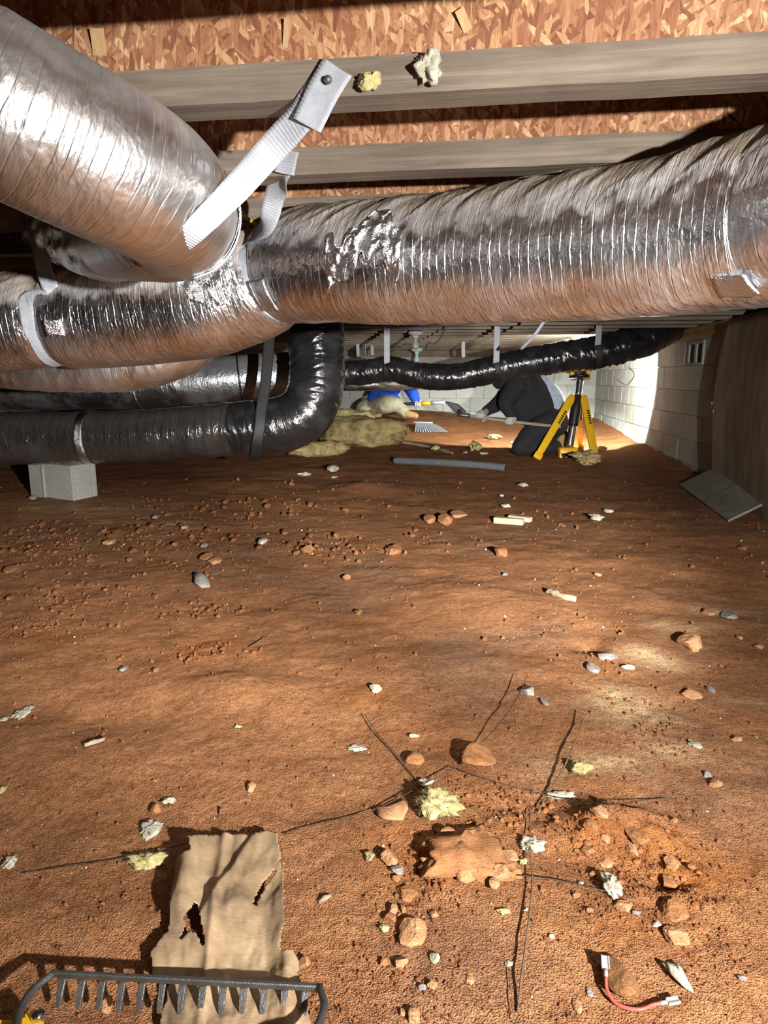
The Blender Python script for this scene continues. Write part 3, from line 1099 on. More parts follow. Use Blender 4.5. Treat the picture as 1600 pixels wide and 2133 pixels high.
# grey duct behind
ptsD = [(-700, 792, 5.1), (-300, 798, 4.9), (0, 800, 4.75), (250, 800, 4.7), (420, 795, 4.7), (540, 786, 4.75), (660, 780, 4.85)]
dD, CD, rD, sD = duct('flexible_duct', 'dull grey foil duct lying just above the lowest dark duct at left', ptsD, [.17, .172, .175, .17, .165, .16, .16], 'foil_d', 64, .010, foil_disp(.004, .03, .0015, .004, 33, 3))
for px in (500, 300):
    i = nearest(CD, at(px, 795, 4.72))
    ring, _ = arc_on(CD, rD, i, 0, 360, 40, .004)
    V, Q = tube(ring, .006, 8, .02, caps=False)[:2]
    put('coupling_band', V, Q, MAT['foil_tape' if px == 300 else 'blackplast'], dD)
# lowest dark duct with the elbow
ptsE = [(-700, 930, 4.4), (-250, 920, 4.3), (0, 914, 4.22), (170, 912, 4.17), (340, 905, 4.1), (490, 894, 4.05), (570, 888, 4.03), (628, 866, 4.03), (656, 818, 4.04), (661, 760, 4.06), (660, 690, 4.08), (660, 640, 4.1)]
rE0 = [.16, .16, .16, .158, .156, .155, .157, .158, .156, .154, .154, .154]
PE = [at(*p) for p in ptsE]
split = 5
dE, CE, rE, sE = duct('flexible_duct', 'lowest dark duct on the concrete block, its black elbow turning up to the joists', ptsE[:split + 2], rE0[:split + 2], 'foil_e', 72, .008, foil_disp(.004, .05, .002, .006, 41, 5))
V, Q, uv = tube(PE[split:], [r_ + .007 for r_ in rE0[split:]], 84, .006, foil_disp(.006, .04, .002, .010, 47, 6), caps=False)
put('elbow', V, Q, MAT['black'], dE, uv=uv)
iE = nearest(CE, at(190, 912, 4.15))
ring, _ = arc_on(CE, rE, iE, -20, 160, 24, .006)
put('tape_band', *ribbon(ring, .05, .002, _, ds=.02, rib=0), MAT['foil_tape'], dE)
# black duct in the middle distance
ptsF = [(640, 775, 6.2), (700, 778, 6.0), (760, 776, 5.95), (810, 768, 5.9), (860, 779, 5.85), (905, 785, 5.8), (960, 784, 5.75), (1010, 773, 5.72), (1100, 755, 5.7), (1200, 742, 5.7), (1270, 729, 5.7), (1335, 711, 5.72), (1385, 690, 5.8), (1425, 668, 5.95)]
dF, CF, rF, sF = duct('flexible_duct', 'black plastic duct sagging across the middle distance in front of the kneeling worker', ptsF, [.10, .10, .103, .103, .105, .108, .108, .11, .12, .128, .138, .135, .12, .115],
                      'black', 60, .008, foil_disp(.007, .05, .002, .012, 55, 7))
ptsH = [(560, 800, 8.4), (690, 801, 8.2), (770, 800, 8.1), (840, 799, 8.2), (900, 792, 8.6), (960, 770, 9.2)]
dH, CH, rH, sH = duct('flexible_duct', 'thin pale silver duct far behind, just under the black duct', ptsH, .075, 'foil_d', 32, .02, foil_disp(.003, .04, .001, .003, 63, 3))

# ================================================================== straps
TOCAM = unit(CAM - at(500, 400, 1.2))
J1, J2 = 1.09, 1.468
s1 = thing('hanging_strap', 'wide white webbing strap nailed to the nearest joist, slanting down to the big duct', 'strap', ony(690, 150, J1))
iA = nearest(CA, at(345, 480, 1.18))
iA = nearest(CA, at(356, 446, 1.14))
arcA, nA = arc_on(CA, rA, iA, 62, 165, 7, .006)
pts = [ony(697, 148, J1 - .004), ony(655, 205, J1 - .004), ony(628, 243, J1 - .006), at(560, 318, 1.05), at(500, 385, 1.02), at(446, 440, 1.0), at(412, 474, .995), at(384, 504, 1.02), at(352, 522, 1.07)]
put('band', *ribbon(pts, [.046, .046, .045, .043, .040, .036, .034, .030, .024], .0022, [FW * -1, FW * -1, FW * -1, TOCAM, TOCAM, TOCAM, unit(TOCAM + [.2, 0, -.2]), unit(TOCAM + [.1, 0, -.5]), unit(TOCAM + [0, 0, -.9])], ds=.0015, rib=.0006), MAT['strap'], s1)
put('band', *ribbon(arcA, .034, .0022, nA, ds=.0015), MAT['strap'], s1)
pts = [ony(704, 140, J1 - .009), ony(672, 195, J1 - .012), ony(640, 262, J1 - .016)]
put('folded_end', *ribbon(pts, [.05, .048, .046], .0022, -FW, ds=.0015, rib=.0006, sag=.002), MAT['strap'], s1)
V, Q = tube([ony(683, 166, J1 - .014), ony(683, 166, J1 - .020)], .006, 14, .002)
put('screw_head', V, Q, MAT['steel'], s1)
pts = [at(468, 400, 1.16), at(474, 440, 1.14), at(472, 480, 1.15), at(455, 515, 1.18), at(420, 545, 1.24)]
put('band', *ribbon(pts, [.028, .034, .036, .034, .03], .0022, unit(TOCAM + [.3, 0, 0])), MAT['strap'], s1)

s2 = thing('hanging_strap', 'grey webbing strap dropping from the second joist and pinching the long silver duct', 'strap', ony(597, 320, J2))
i2 = nearest(CC, at(575, 575, 1.78))
arc, nr_ = arc_on(CC, rC, i2, 35, 170, 10, -.008)
pts = [ony(600, 318, J2 - .004), ony(590, 352, J2 - .004), at(572, 410, 1.50), at(553, 470, 1.56)] + [p for p in arc[1:]]
nn = [-FW, -FW, TOCAM, unit(TOCAM + [-.3, 0, .1])] + [n for n in nr_[1:]]
put('band', *ribbon(pts, [.042, .042, .044, .042] + [.036] * 9, .0022, nn, ds=.0015), MAT['strap_dim'], s2)
pts = [ony(603, 312, J2 - .010), ony(598, 330, J2 - .012), ony(592, 362, J2 - .016)]
put('folded_end', *ribbon(pts, .042, .0022, -FW, ds=.0015, rib=.0006, sag=.002), MAT['strap'], s2)

s3 = thing('hanging_strap', 'short white strap hanging straight down behind the long silver duct', 'strap', ony(637, 390, 1.86))
pts = [ony(634, 372, 1.90), ony(637, 395, 1.895), ony(642, 432, 1.88), ony(648, 480, 1.87)]
put('band', *ribbon(pts, .052, .0022, -FW), MAT['strap'], s3)

s4 = thing('hanging_strap', 'long grey strap at the left looping under the long silver duct', 'strap', at(70, 440, 1.78))
i4 = nearest(CC, at(115, 668, 1.95))
arc, nr_ = arc_on(CC, rC, i4, 55, 175, 9, -.006)
pts = [at(62, 395, 1.82), at(75, 470, 1.81), at(90, 555, 1.80), at(104, 612, 1.80)] + [p for p in arc[1:]]
put('band', *ribbon(pts, .042, .0022, [TOCAM] * 4 + [n for n in nr_[1:]]), MAT['strap_dim'], s4)
s5 = thing('hanging_strap', 'dim grey strap slanting in shadow beneath the big upper left duct', 'strap', at(170, 480, 2.2))
pts = [at(145, 440, 2.22), at(170, 488, 2.2), at(190, 525, 2.18), at(212, 572, 2.16)]
put('band', *ribbon(pts, .044, .0022, TOCAM), MAT['strap_dim'], s5)

s6 = thing('hanging_strap', 'black strap looped around the two lowest ducts beside the elbow', 'strap', at(550, 700, 3.9))
iE6 = nearest(CE, at(540, 892, 4.04))
pts = [at(566, 630, 3.98), at(560, 720, 3.94), at(553, 800, 3.90), at(545, 850, 3.865), at(541, 890, 3.85), at(536, 925, 3.88), at(532, 950, 3.97), at(530, 958, 4.08)]
put('band', *ribbon(pts, .062, .003, [TOCAM] * 5 + [unit(TOCAM + [0, 0, -.6]), unit(TOCAM + [0, 0, -2]), (0, 0, -1)], ds=.015), MAT['strap_black'], s6)

for px, lab in ((812, 'grey strap holding the left end of the black duct'), (1033, 'grey strap holding the middle of the black duct'), (1238, 'grey strap holding the black duct above the yellow tripod')):
    i = int(np.argmin([abs((CF[k] - CAM) @ RT / ((CF[k] - CAM) @ FW) * F + 800 - px) for k in range(len(CF))]))
    t = thing('duct_hanger_strap', lab, 'strap', CF[i] - np.array([0, 0, rF[i]]), 'straps holding the black duct')
    a, n_ = arc_on(CF, rF, i, -80, 280, 30, .006)
    put('loop', *ribbon(a, .05, .003, n_, ds=.02, rib=0), MAT['strap_black'], t)
    top, _ = arc_on(CF, rF, i, 60, 61, 2, .008)
    p0 = top[0]
    put('drop_band', *ribbon([p0 - [0, 0, .02], p0 + [0, -.01, .05], np.array([p0[0], p0[1] - .01, ZJ + .03])], .05, .003, -FW, ds=.02), MAT['strap_dim'], t)

for px, py, hh, dd, lab in ((747, 737, .085, 8.6, 'white plastic hanger beside the black elbow, first of the far hangers'), (763, 737, .075, 8.7, 'white plastic hanger second from the black elbow at the far end'), (773, 735, .07, 8.8, 'small white plastic hanger third from the black elbow at the far end'),
                            (965, 738, .10, 8.2, 'white plastic hanger to the right of the far lampholder')):
    p = at(px, py, dd)
    p[1] = 1.122 + .378 * round((p[1] - 1.122) / .378) - .036
    o = put('pipe_hanger', *ribbon([np.array([p[0], p[1], ZJ + .04]), p + [.004, 0, 0], p + [.012, 0, -hh * .4]], .042, .004, -FW, ds=.02, rib=0), MAT['strap'])
    tag(o, lab, 'hanger', 'white hangers at the far end')

# ================================================================== big things on the ground
def paper_material():
    t = NT('kraft_paper')
    v = t.coord()
    a = t.noise(v, 9, 5, .6, .4)
    b = t.noise(t.coord('Object', (1, 5, 1)), 90, 3, .6)
    c = t.ramp(a, [(.32, (.17, .112, .075)), (.5, (.35, .245, .145)), (.70, (.50, .365, .215))])
    c = t.mix(1.0, c, t.ramp(b, [(.3, (.85, .84, .83)), (.7, (1.1, 1.1, 1.1))]), 'MULTIPLY')
    return t.out(c, .85, 0, t.bump(t.math('ADD', a, t.math('MULTIPLY', b, .4)), .35, .003), Specular_IOR_Level=.2)


def board_material(name, c0, c1):
    t = NT(name)
    a = t.noise(t.coord('Object', (3, 3, 1.2)), 3, 5, .6)
    b = t.noise(t.coord('Object', (30, 30, 2.0)), 4, 5, .65)
    c = t.ramp(a, [(.3, c0), (.7, c1)])
    c = t.mix(1.0, c, t.ramp(b, [(.3, (.78, .77, .75)), (.7, (1.15, 1.15, 1.15))]), 'MULTIPLY')
    return t.out(c, .85, 0, t.bump(b, .3, .002), Specular_IOR_Level=.2)


MAT['paper'] = paper_material()
MAT['panel'] = board_material('stained_sheet', (.22, .18, .13), (.40, .345, .26))
MAT['board'] = board_material('grey_board', (.20, .19, .165), (.33, .315, .275))

# bowed sheet standing against the right wall
ed = [(1512, 690), (1501, 750), (1493, 830), (1490, 900), (1486, 975)]
zs = np.linspace(1.118, -.10, 26)
epx = np.array([onx(a, b, 1.69) for a, b in ed])
V = []
for z in zs:
    ye = np.interp(-z, -epx[:, 2], epx[:, 1])
    row = []
    for f in np.linspace(0, 1, 30):
        y = ye + (2.45 - ye) * f
        x = 1.685 - .185 * sstep(0, .75, f) - .03 * math.sin(math.pi * (z + .1) / 1.2) * (1 - f)
        row.append((x, y, z))
    V.append(row)
V = np.array(V)
n, m = V.shape[:2]
i, j = np.arange(n - 1)[:, None], np.arange(m - 1)[None]
Q = np.stack([i * m + j, i * m + j + 1, (i + 1) * m + j + 1, (i + 1) * m + j], -1).reshape(-1, 4)
o = put('sheet_panel', V.reshape(-1, 3), Q, MAT['panel'])
sm = o.modifiers.new('thick', 'SOLIDIFY')
sm.thickness = .012
sm.offset = -1
tag(o, 'tall bowed brown sheet standing against the block wall at the right edge', 'panel')

# thin board leaning on its foot
g1, g2 = gnd(1415, 1012), gnd(1517, 1088)
t1, t2 = at(1490, 975, 4.80), at(1602, 1045, 3.64)
g1[2] += .006
g2[2] += .006
nrm = unit(np.cross(g2 - g1, t1 - g1))
nrm = nrm if nrm[2] > 0 else -nrm
q = np.array([g1, g2, t2, t1])
V = np.concatenate([q - nrm * .006, q + nrm * .006])
o = put('loose_board', *bevel_mesh(V, BOXF, .002), MAT['board'], smooth=False)
tag(o, 'thin grey board lying tilted on the dirt against the bowed sheet', 'board')
for px, py, s_, lab in ((1487, 840, .030, 'white fluff stuck to the edge of the bowed sheet, top of three'), (1489, 857, .026, 'white fluff stuck to the edge of the bowed sheet, middle of three'), (1493, 871, .022, 'white fluff stuck to the edge of the bowed sheet, lowest of three')):
    rng = np.random.default_rng(px)
    V, Q = tuft_shape(rng, 3, 50, .7)
    o = put('insulation_tuft', V * s_ * np.array([.6, .6, 1.1]) + onx(px, py, 1.655), Q, MAT['wool_w'], smooth=False)
    tag(o, lab, 'insulation', 'fluff on the sheet edge')

# hollow concrete block under the dark duct
g = gnd(108, 1037)
bw, bd, bh = .195, .095, .19
cb = thing('concrete_block', 'grey concrete block standing under the lowest dark duct at the left', 'block', (g[0], g[1] + .10, g[2] - .02))
z0, z1 = g[2] - .02, g[2] + .215
y0 = g[1]
ang = R(-18)
bits = []
for (xa, xb, ya_, yb_) in ((-bw, bw, 0, .03), (-bw, bw, .16, .19), (-bw, -bw + .03, .031, .159), (bw - .03, bw, .031, .159), (-.016, .016, .031, .159)):
    V, Q = bevel_mesh(*box((xa, ya_, 0), (xb, yb_, z1 - z0)), .003)
    bits.append((rotz(V, ang) + np.array([g[0], y0, z0]), Q))
put('shell', *join(bits), MAT['block'], cb, smooth=False)
V, Q = bevel_mesh(*box((-.062, -.012, 0), (-.048, .004, z1 - z0 - .01)), .002)
put('mortar_rib', rotz(V, ang) + np.array([g[0], y0, z0]), Q, MAT['mortar'], cb, smooth=False)

# glass wool batts by the elbow
def slab(outline, d, zt, mat, name, seed, zbot=0.0):
    pass


def batt(name, label, base_px, length, width, hgt, ang, mat, seed):
    rng = np.random.default_rng(seed)
    g = gnd(*base_px) if base_px[1] > 870 else at(base_px[0], base_px[1], 7.6)
    g[2] = gh(g[0], g[1])
    V, Q = ICO[4]
    V = V.copy()
    V = np.sign(V) * np.abs(V) ** .72
    o = rng.uniform(-20, 20, 3)
    k = 1 + .30 * fbm(V[:, 0] * 2 + o[0], V[:, 1] * 2 + o[1], V[:, 2] * 2 + o[2], 3, 5) + .14 * fbm(V[:, 0] * 9 + o[0], V[:, 1] * 9, V[:, 2] * 9, 2, 6)
    V = V * k[:, None]
    V = V * np.array([length / 2, width / 2, hgt / 2])
    V = rotz(V, ang)
    V[:, 2] -= V[:, 2].min() * .80
    P = V + g
    P[:, 2] = np.maximum(P[:, 2], ground(P[:, 0], P[:, 1]) - .02)
    parts = [(P, Q.tolist())]
    fv, fq = [], []
    ce = P.mean(0)
    for i in rng.integers(0, len(P), 1500):
        d = unit(unit(P[i] - ce) + rng.normal(size=3) * .8)
        sd_ = unit(np.cross(d, rng.normal(size=3))) * rng.uniform(.0006, .0015)
        L = rng.uniform(.008, .03)
        q0 = len(fv)
        for t in (0, 1.0):
            c = P[i] - d * .004 + d * L * t
            fv += [c - sd_ * (1.05 - t), c + sd_ * (1.05 - t)]
        fq.append((q0, q0 + 1, q0 + 3, q0 + 2))
    parts.append((np.array(fv), fq))
    V, Q = join(parts)
    o = put(name, V, Q, MAT[mat], smooth=True)
    return tag(o, label, 'insulation')


batt('insulation_batt', 'dirty tan glass wool batt lying on the dirt right of the black elbow', (752, 925), .92, .55, .32, R(-6), 'wool_b', 3)
batt('insulation_batt', 'narrow torn end of tan glass wool under the black elbow', (665, 950), .52, .20, .15, R(22), 'wool_b', 8)
batt('insulation_batt', 'pale yellow-green glass wool lump behind the tan batt beside the elbow', (738, 862), .60, .40, .36, R(0), 'wool_y', 5)

# grey foam pipe sleeve
a, b = gnd(822, 966), gnd(1052, 982)
a[2] += .030
b[2] += .030
mid = (a + b) / 2 + np.array([0.0, -.03, .012])
V, Q = tube([a, a * .6 + mid * .4, mid, mid * .4 + b * .6 + [0, .0, .004], b], .030, 20, .02, lambda s, t: .002 * fbm(s * 20, np.cos(t) + 3, np.sin(t), 2, 3))
fo = thing('pipe_insulation', 'length of dark grey foam pipe sleeve lying across the dirt', 'foam tube', (a + b) / 2 - [0, 0, .03])
put('sleeve', V, Q, MAT['foam'], fo)
for e, dr in ((a, unit(a - b)), (b, unit(b - a))):
    V, Q = tube([e - dr * .01, e + dr * .0035], .017, 16, .01)
    put('hole_shade', V, Q, MAT['dark'], fo)  # solid black plug, the hollow end's shade put into colour

# ================================================================== tripod work light
tp = thing('tripod_work_light', 'yellow tripod work light with silver pole standing in front of the block wall', 'work light', gnd(1183, 958))
DT = 6.36
TF = unit(np.array([FW[0], FW[1], 0]))


def tpt(px, py, dd=0.0):
    return at(px, py, DT + dd)


pole = [tpt(1209, 790), tpt(1204, 824), tpt(1194, 886), tpt(1186, 930)]
put('upper_pole', *tube([pole[0], pole[1]], .034, 20, .02), MAT['chrome'], tp)
put('grip', *tube([pole[1], pole[1] * .6 + pole[2] * .4, pole[2]], [.034, .049, .047], 20, .02), MAT['blackplast'], tp)
put('lower_pole', *tube([pole[2], pole[3]], .037, 20, .02), MAT['chrome'], tp)
V, Q = bevel_mesh(*obox(tpt(1182, 938), RT * .085, TF * .06, UP * .030), .012, 2)
put('base_collar', V, Q, MAT['yellow'], tp)
for dx in (-.068, .062):
    V, Q = bevel_mesh(*obox(tpt(1182, 946) + RT * dx, RT * .016, TF * .05, UP * .040), .006, 2)
    put('base_bracket', V, Q, MAT['yellow'], tp)
kn = []
cK = tpt(1180, 952, -.03)
for k in range(5):
    a_ = k * 2 * math.pi / 5
    kn.append(ball(cK + RT * .042 * math.cos(a_) + UP * .035 * math.sin(a_), (.024, .03, .024)))
kn.append(ball(cK, (.035, .04, .035)))
put('foot_knob', *remeshed(kn, .006, 3), MAT['blackplast'], tp)


def leg(p0, p1, w0, w1, parent):
    p0, p1 = np.asarray(p0), np.asarray(p1)
    d = unit(p1 - p0)
    sx = unit(np.cross(d, FW))
    sy = unit(np.cross(sx, d))
    sec = []
    for t, w_ in ((0, w0 * .8), (.06, w0), (.35, w0 * .98), (.55, w1 * 1.05), (.9, w1), (1.0, w1 * .8)):
        c = p0 + (p1 - p0) * t
        sec.append([c + sx * sgx * w_ + sy * sgy * w_ * .45 for sgx, sgy in ((-1, -1), (1, -1), (1, 1), (-1, 1))])
    V = np.array(sec).reshape(-1, 3)
    Q = [(3, 2, 1, 0)]
    for k in range(len(sec) - 1):
        for j_ in range(4):
            Q.append((k * 4 + j_, k * 4 + (j_ + 1) % 4, k * 4 + 4 + (j_ + 1) % 4, k * 4 + 4 + j_))
    e = (len(sec) - 1) * 4
    Q.append((e, e + 1, e + 2, e + 3))
    lg = put('leg', *bevel_mesh(V, Q, .006, 2), MAT['yellow'], parent)
    c = p0 + (p1 - p0) * .36
    fa = sy if sy @ (CAM - c) > 0 else -sy
    side = sx if sx @ UP > 0 else sx
    # dark lettering strip moulded along the leg
    bits = []
    for k in range(6):
        cc = c + d * (.020 * (k - 2.5)) * 1.25 + fa * (w0 * .45 + .0005) + sx * w0 * .35
        bits.append(obox(cc, d * .008, sx * .011, fa * .0012))
    put('lettering', *join(bits), MAT['blackplast'], lg, smooth=False)
    V, Q = bevel_mesh(*obox(p1, d * .03, sx * (w1 + .006), sy * (w1 * .5 + .004)), .006, 2)
    put('foot_cap', V, Q, MAT['yellow'], lg)
    return lg


gl, grr = gnd(1120, 945), gnd(1241, 962)
leg(tpt(1194, 824), np.array([*at(1121, 940, 6.2)[:2], gnd(1121, 944)[2] + .02]), .036, .032, tp)
leg(tpt(1215, 824), np.array([*at(1240, 958, 6.15)[:2], gnd(1240, 962)[2] + .02]), .036, .034, tp)
leg(tpt(1204, 824, .03), np.array([tpt(1215, 820, .62)[0], tpt(1215, 820, .62)[1], gh(tpt(1215, 820, .62)[0], tpt(1215, 820, .62)[1]) + .02]), .034, .030, tp)
hd = tpt(1208, 786)
V, Q = tube([hd - UP * .012, hd + UP * .012], .10, 28, .01)
put('head_plate', V, Q, MAT['blackplast'], tp)
put('swivel', *bevel_mesh(*obox(hd + UP * .045, RT * .045, TF * .04, UP * .035), .01, 2), MAT['blackplast'], tp)
for dx in (-.078, .078):
    yk = put('yoke_arm', *bevel_mesh(*obox(hd + RT * dx + UP * .06, RT * .018, TF * .03, UP * .05), .008, 2), MAT['yellow'], tp)
lamp_on = NT('lit_work_light_lens')
lamp_on.out((.9, .95, .9), .4)
lamp_on.b.inputs['Emission Color'].default_value = (.95, 1, .93, 1)
lamp_on.b.inputs['Emission Strength'].default_value = 14
MAT['lens'] = lamp_on.m
hc = hd + UP * .15
hb = put('lamp_head', *bevel_mesh(*obox(hc, RT * .095, TF * .03, UP * .055), .012, 2), MAT['yellow'], tp)
put('lens', *bevel_mesh(*obox(hc + TF * .034, RT * .08, TF * .004, UP * .042), .003), MAT['lens'], hb)

# plastic bag of wool scraps at the tripod foot
V, Q = tuft_shape(np.random.default_rng(77), 4, 160, .45)
g = gnd(1218, 968)
o = put('insulation_tuft', V * np.array([.15, .10, .075]) + g + [0, 0, .065], Q, MAT['wool_d'], smooth=True)
tag(o, 'crumpled tan glass wool lump beside the right foot of the yellow tripod', 'insulation')
V, Q = rock_shape(np.random.default_rng(5), 3, 10, .10)
g = gnd(1254, 941)
tag(put('stone', V * np.array([.05, .04, .035]) + g + [0, 0, .025], Q, MAT['darkrock']), 'rusty brown stone on the lit dirt right of the tripod', 'stone')

# ================================================================== people
MAT['bladegrey'] = plain('worn_blade_steel', (.30, .33, .36), .5, .4, .2, 30, .2, .002)
MAT['hoodie'] = plain('black_hoodie', (.012, .012, .015), .9, 0, .3, 30, .6, .004)
MAT['shirt'] = plain('grey_blue_shirt', (.36, .44, .55), .85, 0, .2, 25, .6, .006)
MAT['pants'] = plain('black_work_trousers', (.013, .013, .016), .85, 0, .4, 30, .6, .004)
MAT['glove'] = plain('pale_grey_glove', (.40, .38, .38), .8, 0, .2, 60, .5, .002)
MAT['gloveblack'] = plain('red_grip_rubber', (.22, .03, .03), .6, 0, .2, 60, .3, .002)
MAT['skin'] = plain('skin', (.48, .28, .20), .6, 0, .08, 30, .1, .001)
MAT['hair'] = plain('brown_hair', (.055, .032, .018), .7, 0, .3, 90, .8, .004)
MAT['boot'] = plain('tan_boot', (.36, .22, .09), .75, 0, .2, 30, .3, .002)
MAT['sole'] = plain('dark_sole', (.02, .018, .016), .8, 0, .2, 30, .3, .002)
MAT['bluejacket'] = plain('bright_blue_jacket', (.010, .075, .55), .7, 0, .15, 25, .5, .004)
MAT['beige'] = plain('beige_work_trousers', (.36, .33, .22), .85, 0, .15, 25, .8, .008)
MAT['ash'] = wood_material('grey_handle_wood', (.20, .17, .14), (.40, .35, .29), 0, 1.5)


def glove(parent, wrist, grip, handle_dir, mat, side=1.0):
    """palm and five curled fingers closed round a handle that passes through grip"""
    h = unit(handle_dir)
    w_ = unit(np.asarray(grip) - wrist)
    n_ = unit(np.cross(h, w_)) * side
    parts = [limb((wrist, .030), (wrist * .5 + grip * .5, .036), (grip - w_ * .02, .036)), ball(grip - w_ * .015 + n_ * .012, (.042, .042, .040))]
    for k, L in enumerate((.92, 1.0, .95, .78)):
        b0 = grip + h * (.033 - .022 * k) + n_ * .022
        p1 = b0 + w_ * .030 * L + n_ * .008
        p2 = b0 + w_ * .044 * L - n_ * .024
        p3 = b0 + w_ * .016 * L - n_ * .045
        parts.append(limb((b0 - w_ * .02, .0115), (p1, .0108), (p2, .0100), (p3, .0085), nseg=10))
    tb = grip + h * .036 - w_ * .02
    parts.append(limb((tb, .014), (tb + h * .012 - n_ * .030 + w_ * .014, .0125), (tb - h * .004 - n_ * .044 + w_ * .036, .0105), nseg=10))
    return put('glove', *remeshed(parts, .0052, 2), MAT[mat], parent)


def head(parent, c, face, up_, hairlen=.0):
    """a head with face features looking along face"""
    f = unit(face)
    u = unit(np.asarray(up_) - f * (np.asarray(up_) @ f))
    s_ = np.cross(f, u)
    Mx = np.stack([s_, f, u], 0)

    def L(x, y, z):
        return c + s_ * x + f * y + u * z

    def eb(p, r):
        V, Q = ICO[3]
        return (V * np.asarray(r)) @ Mx + p, Q.tolist()
    parts = [eb(L(0, -.012, .03), (.075, .093, .088)), eb(L(0, .012, -.035), (.058, .070, .080)), eb(L(0, .05, -.088), (.028, .03, .024)), eb(L(0, .088, -.02), (.013, .022, .026)),
             eb(L(.078, -.01, -.01), (.012, .022, .034)), eb(L(-.078, -.01, -.01), (.012, .022, .034)), eb(L(0, .078, .018), (.05, .012, .010)),
             eb(L(0, .074, -.062), (.024, .010, .007)), limb((L(0, -.02, -.07), .056), (L(0, -.045, -.16), .06))]
    hd_ = put('head', *remeshed(parts, .006, 2), MAT['skin'], parent)
    for sx_ in (-1, 1):
        put('eye', *eb(L(sx_ * .030, .074, .003), (.012, .008, .008)), MAT['shirt'], hd_)
    hp = [eb(L(0, -.025, .045), (.084, .094, .086)), eb(L(0, -.075, -.02), (.072, .045, .075))]
    put('hair', *remeshed(hp, .008, 2), MAT['hair'], parent)
    return hd_


# worker kneeling behind the black duct, raking
DP = 6.57
pw = thing('person', 'person in black hoodie kneeling and bending forward over a long handle', 'person', gnd(1105, 945))


def pp(px, py, dd=0.0):
    return at(px, py, DP + dd)


zg = gnd(1100, 944)[2]
sh_n, sh_f = pp(1074, 806, -.12), pp(1068, 800, .18)
hip_n, hip_f = pp(1148, 878, -.08), pp(1150, 874, .16)
# body underneath: one skin
tors = [limb((pp(1140, 872, .04), .11), (pp(1122, 838, .04), .115), (pp(1096, 808, .03), .115), (pp(1074, 797, .03), .09)),
        limb((sh_n, .065), (pp(1054, 838, -.16), .045), (pp(1063, 864, -.20), .032)),
        limb((sh_f, .065), (pp(1040, 838, .12), .045), (pp(1010, 858, -.02), .032)),
        limb((hip_n, .08), (pp(1088, 926, -.14), .06)), limb((hip_f, .08), (pp(1094, 924, .22), .06)),
        limb((pp(1088, 928, -.14), .055), (pp(1156, 928, -.10), .045)), limb((pp(1094, 926, .22), .055), (pp(1160, 922, .2), .045))]
put('body', *remeshed(tors, .02, 4), MAT['skin'], pw)
head(pw, pp(1050, 792, .03), unit(-RT * .7 - UP * .7), unit(-RT * .7 + UP * .7))
ja = [limb((pp(1124, 858, .0), .168), (pp(1110, 828, .02), .182), (pp(1092, 803, .03), .182), (pp(1074, 797, .03), .135)),
      limb((sh_n, .100), (pp(1054, 838, -.16), .078), (pp(1064, 862, -.20), .056)),
      limb((sh_f, .100), (pp(1040, 838, .12), .074), (pp(1012, 857, 0), .052)),
      ball(pp(1060, 790, .03), (.12, .12, .11)), ball(pp(1048, 788, .03), (.118, .125, .120)), limb((pp(1080, 835, -.02), .13), (pp(1095, 862, .0), .12))]
V, Q = remeshed(ja, .016, 3)
V = V + .012 * fbm(V[:, 0] * 9, V[:, 1] * 9, V[:, 2] * 9, 3, 4)[:, None] * unit(CAM - V.mean(0))
put('hoodie', V, Q, MAT['hoodie'], pw)
sh = [limb((pp(1124, 800, .02), .10), (pp(1143, 826, .02), .125), (pp(1154, 858, .02), .132))]
V, Q = remeshed(sh, .016, 3)
V = V + .010 * fbm(V[:, 0] * 6, V[:, 1] * 6, V[:, 2] * 16, 3, 14)[:, None] * unit(CAM - V.mean(0))
put('shirt', V, Q, MAT['shirt'], pw)
tr = [limb((pp(1146, 872, .04), .165), (pp(1150, 884, .04), .165)), limb((hip_n, .135), (pp(1110, 905, -.12), .115), (pp(1084, 932, -.15), .088)), limb((hip_f, .135), (pp(1112, 903, .18), .115), (pp(1090, 928, .22), .088)),
      limb((pp(1084, 932, -.15), .086), (pp(1120, 932, -.12), .080), (pp(1157, 930, -.10), .066)), limb((pp(1090, 928, .22), .086), (pp(1160, 923, .2), .066))]
V, Q = remeshed(tr, .016, 3)
V[:, 2] = np.maximum(V[:, 2], ground(V[:, 0], V[:, 1]) + .001)
put('trousers', V, Q, MAT['pants'], pw)
for dd, py in ((.0, 928), (.22, 918)):
    b_ = [limb((pp(1160, py, dd), .058), (pp(1171, py - 6, dd), .052)), limb((pp(1170, py - 18, dd), .042), (pp(1174, py + 8, dd), .036))]
    bo = put('boot', *remeshed(b_, .012, 2), MAT['boot'], pw)
    put('boot_sole', *bevel_mesh(*obox(pp(1178, py - 4, dd), RT * .012, TF * .045, UP * .125), .008), MAT['sole'], bo)
hdA, hdB = pp(938, 861, -.15), pp(1168, 889, -.24)
hx = unit(hdB - hdA)


def onhandle(px):
    f = (px - 938) / (1168 - 938.0)
    return hdA * (1 - f) + hdB * f


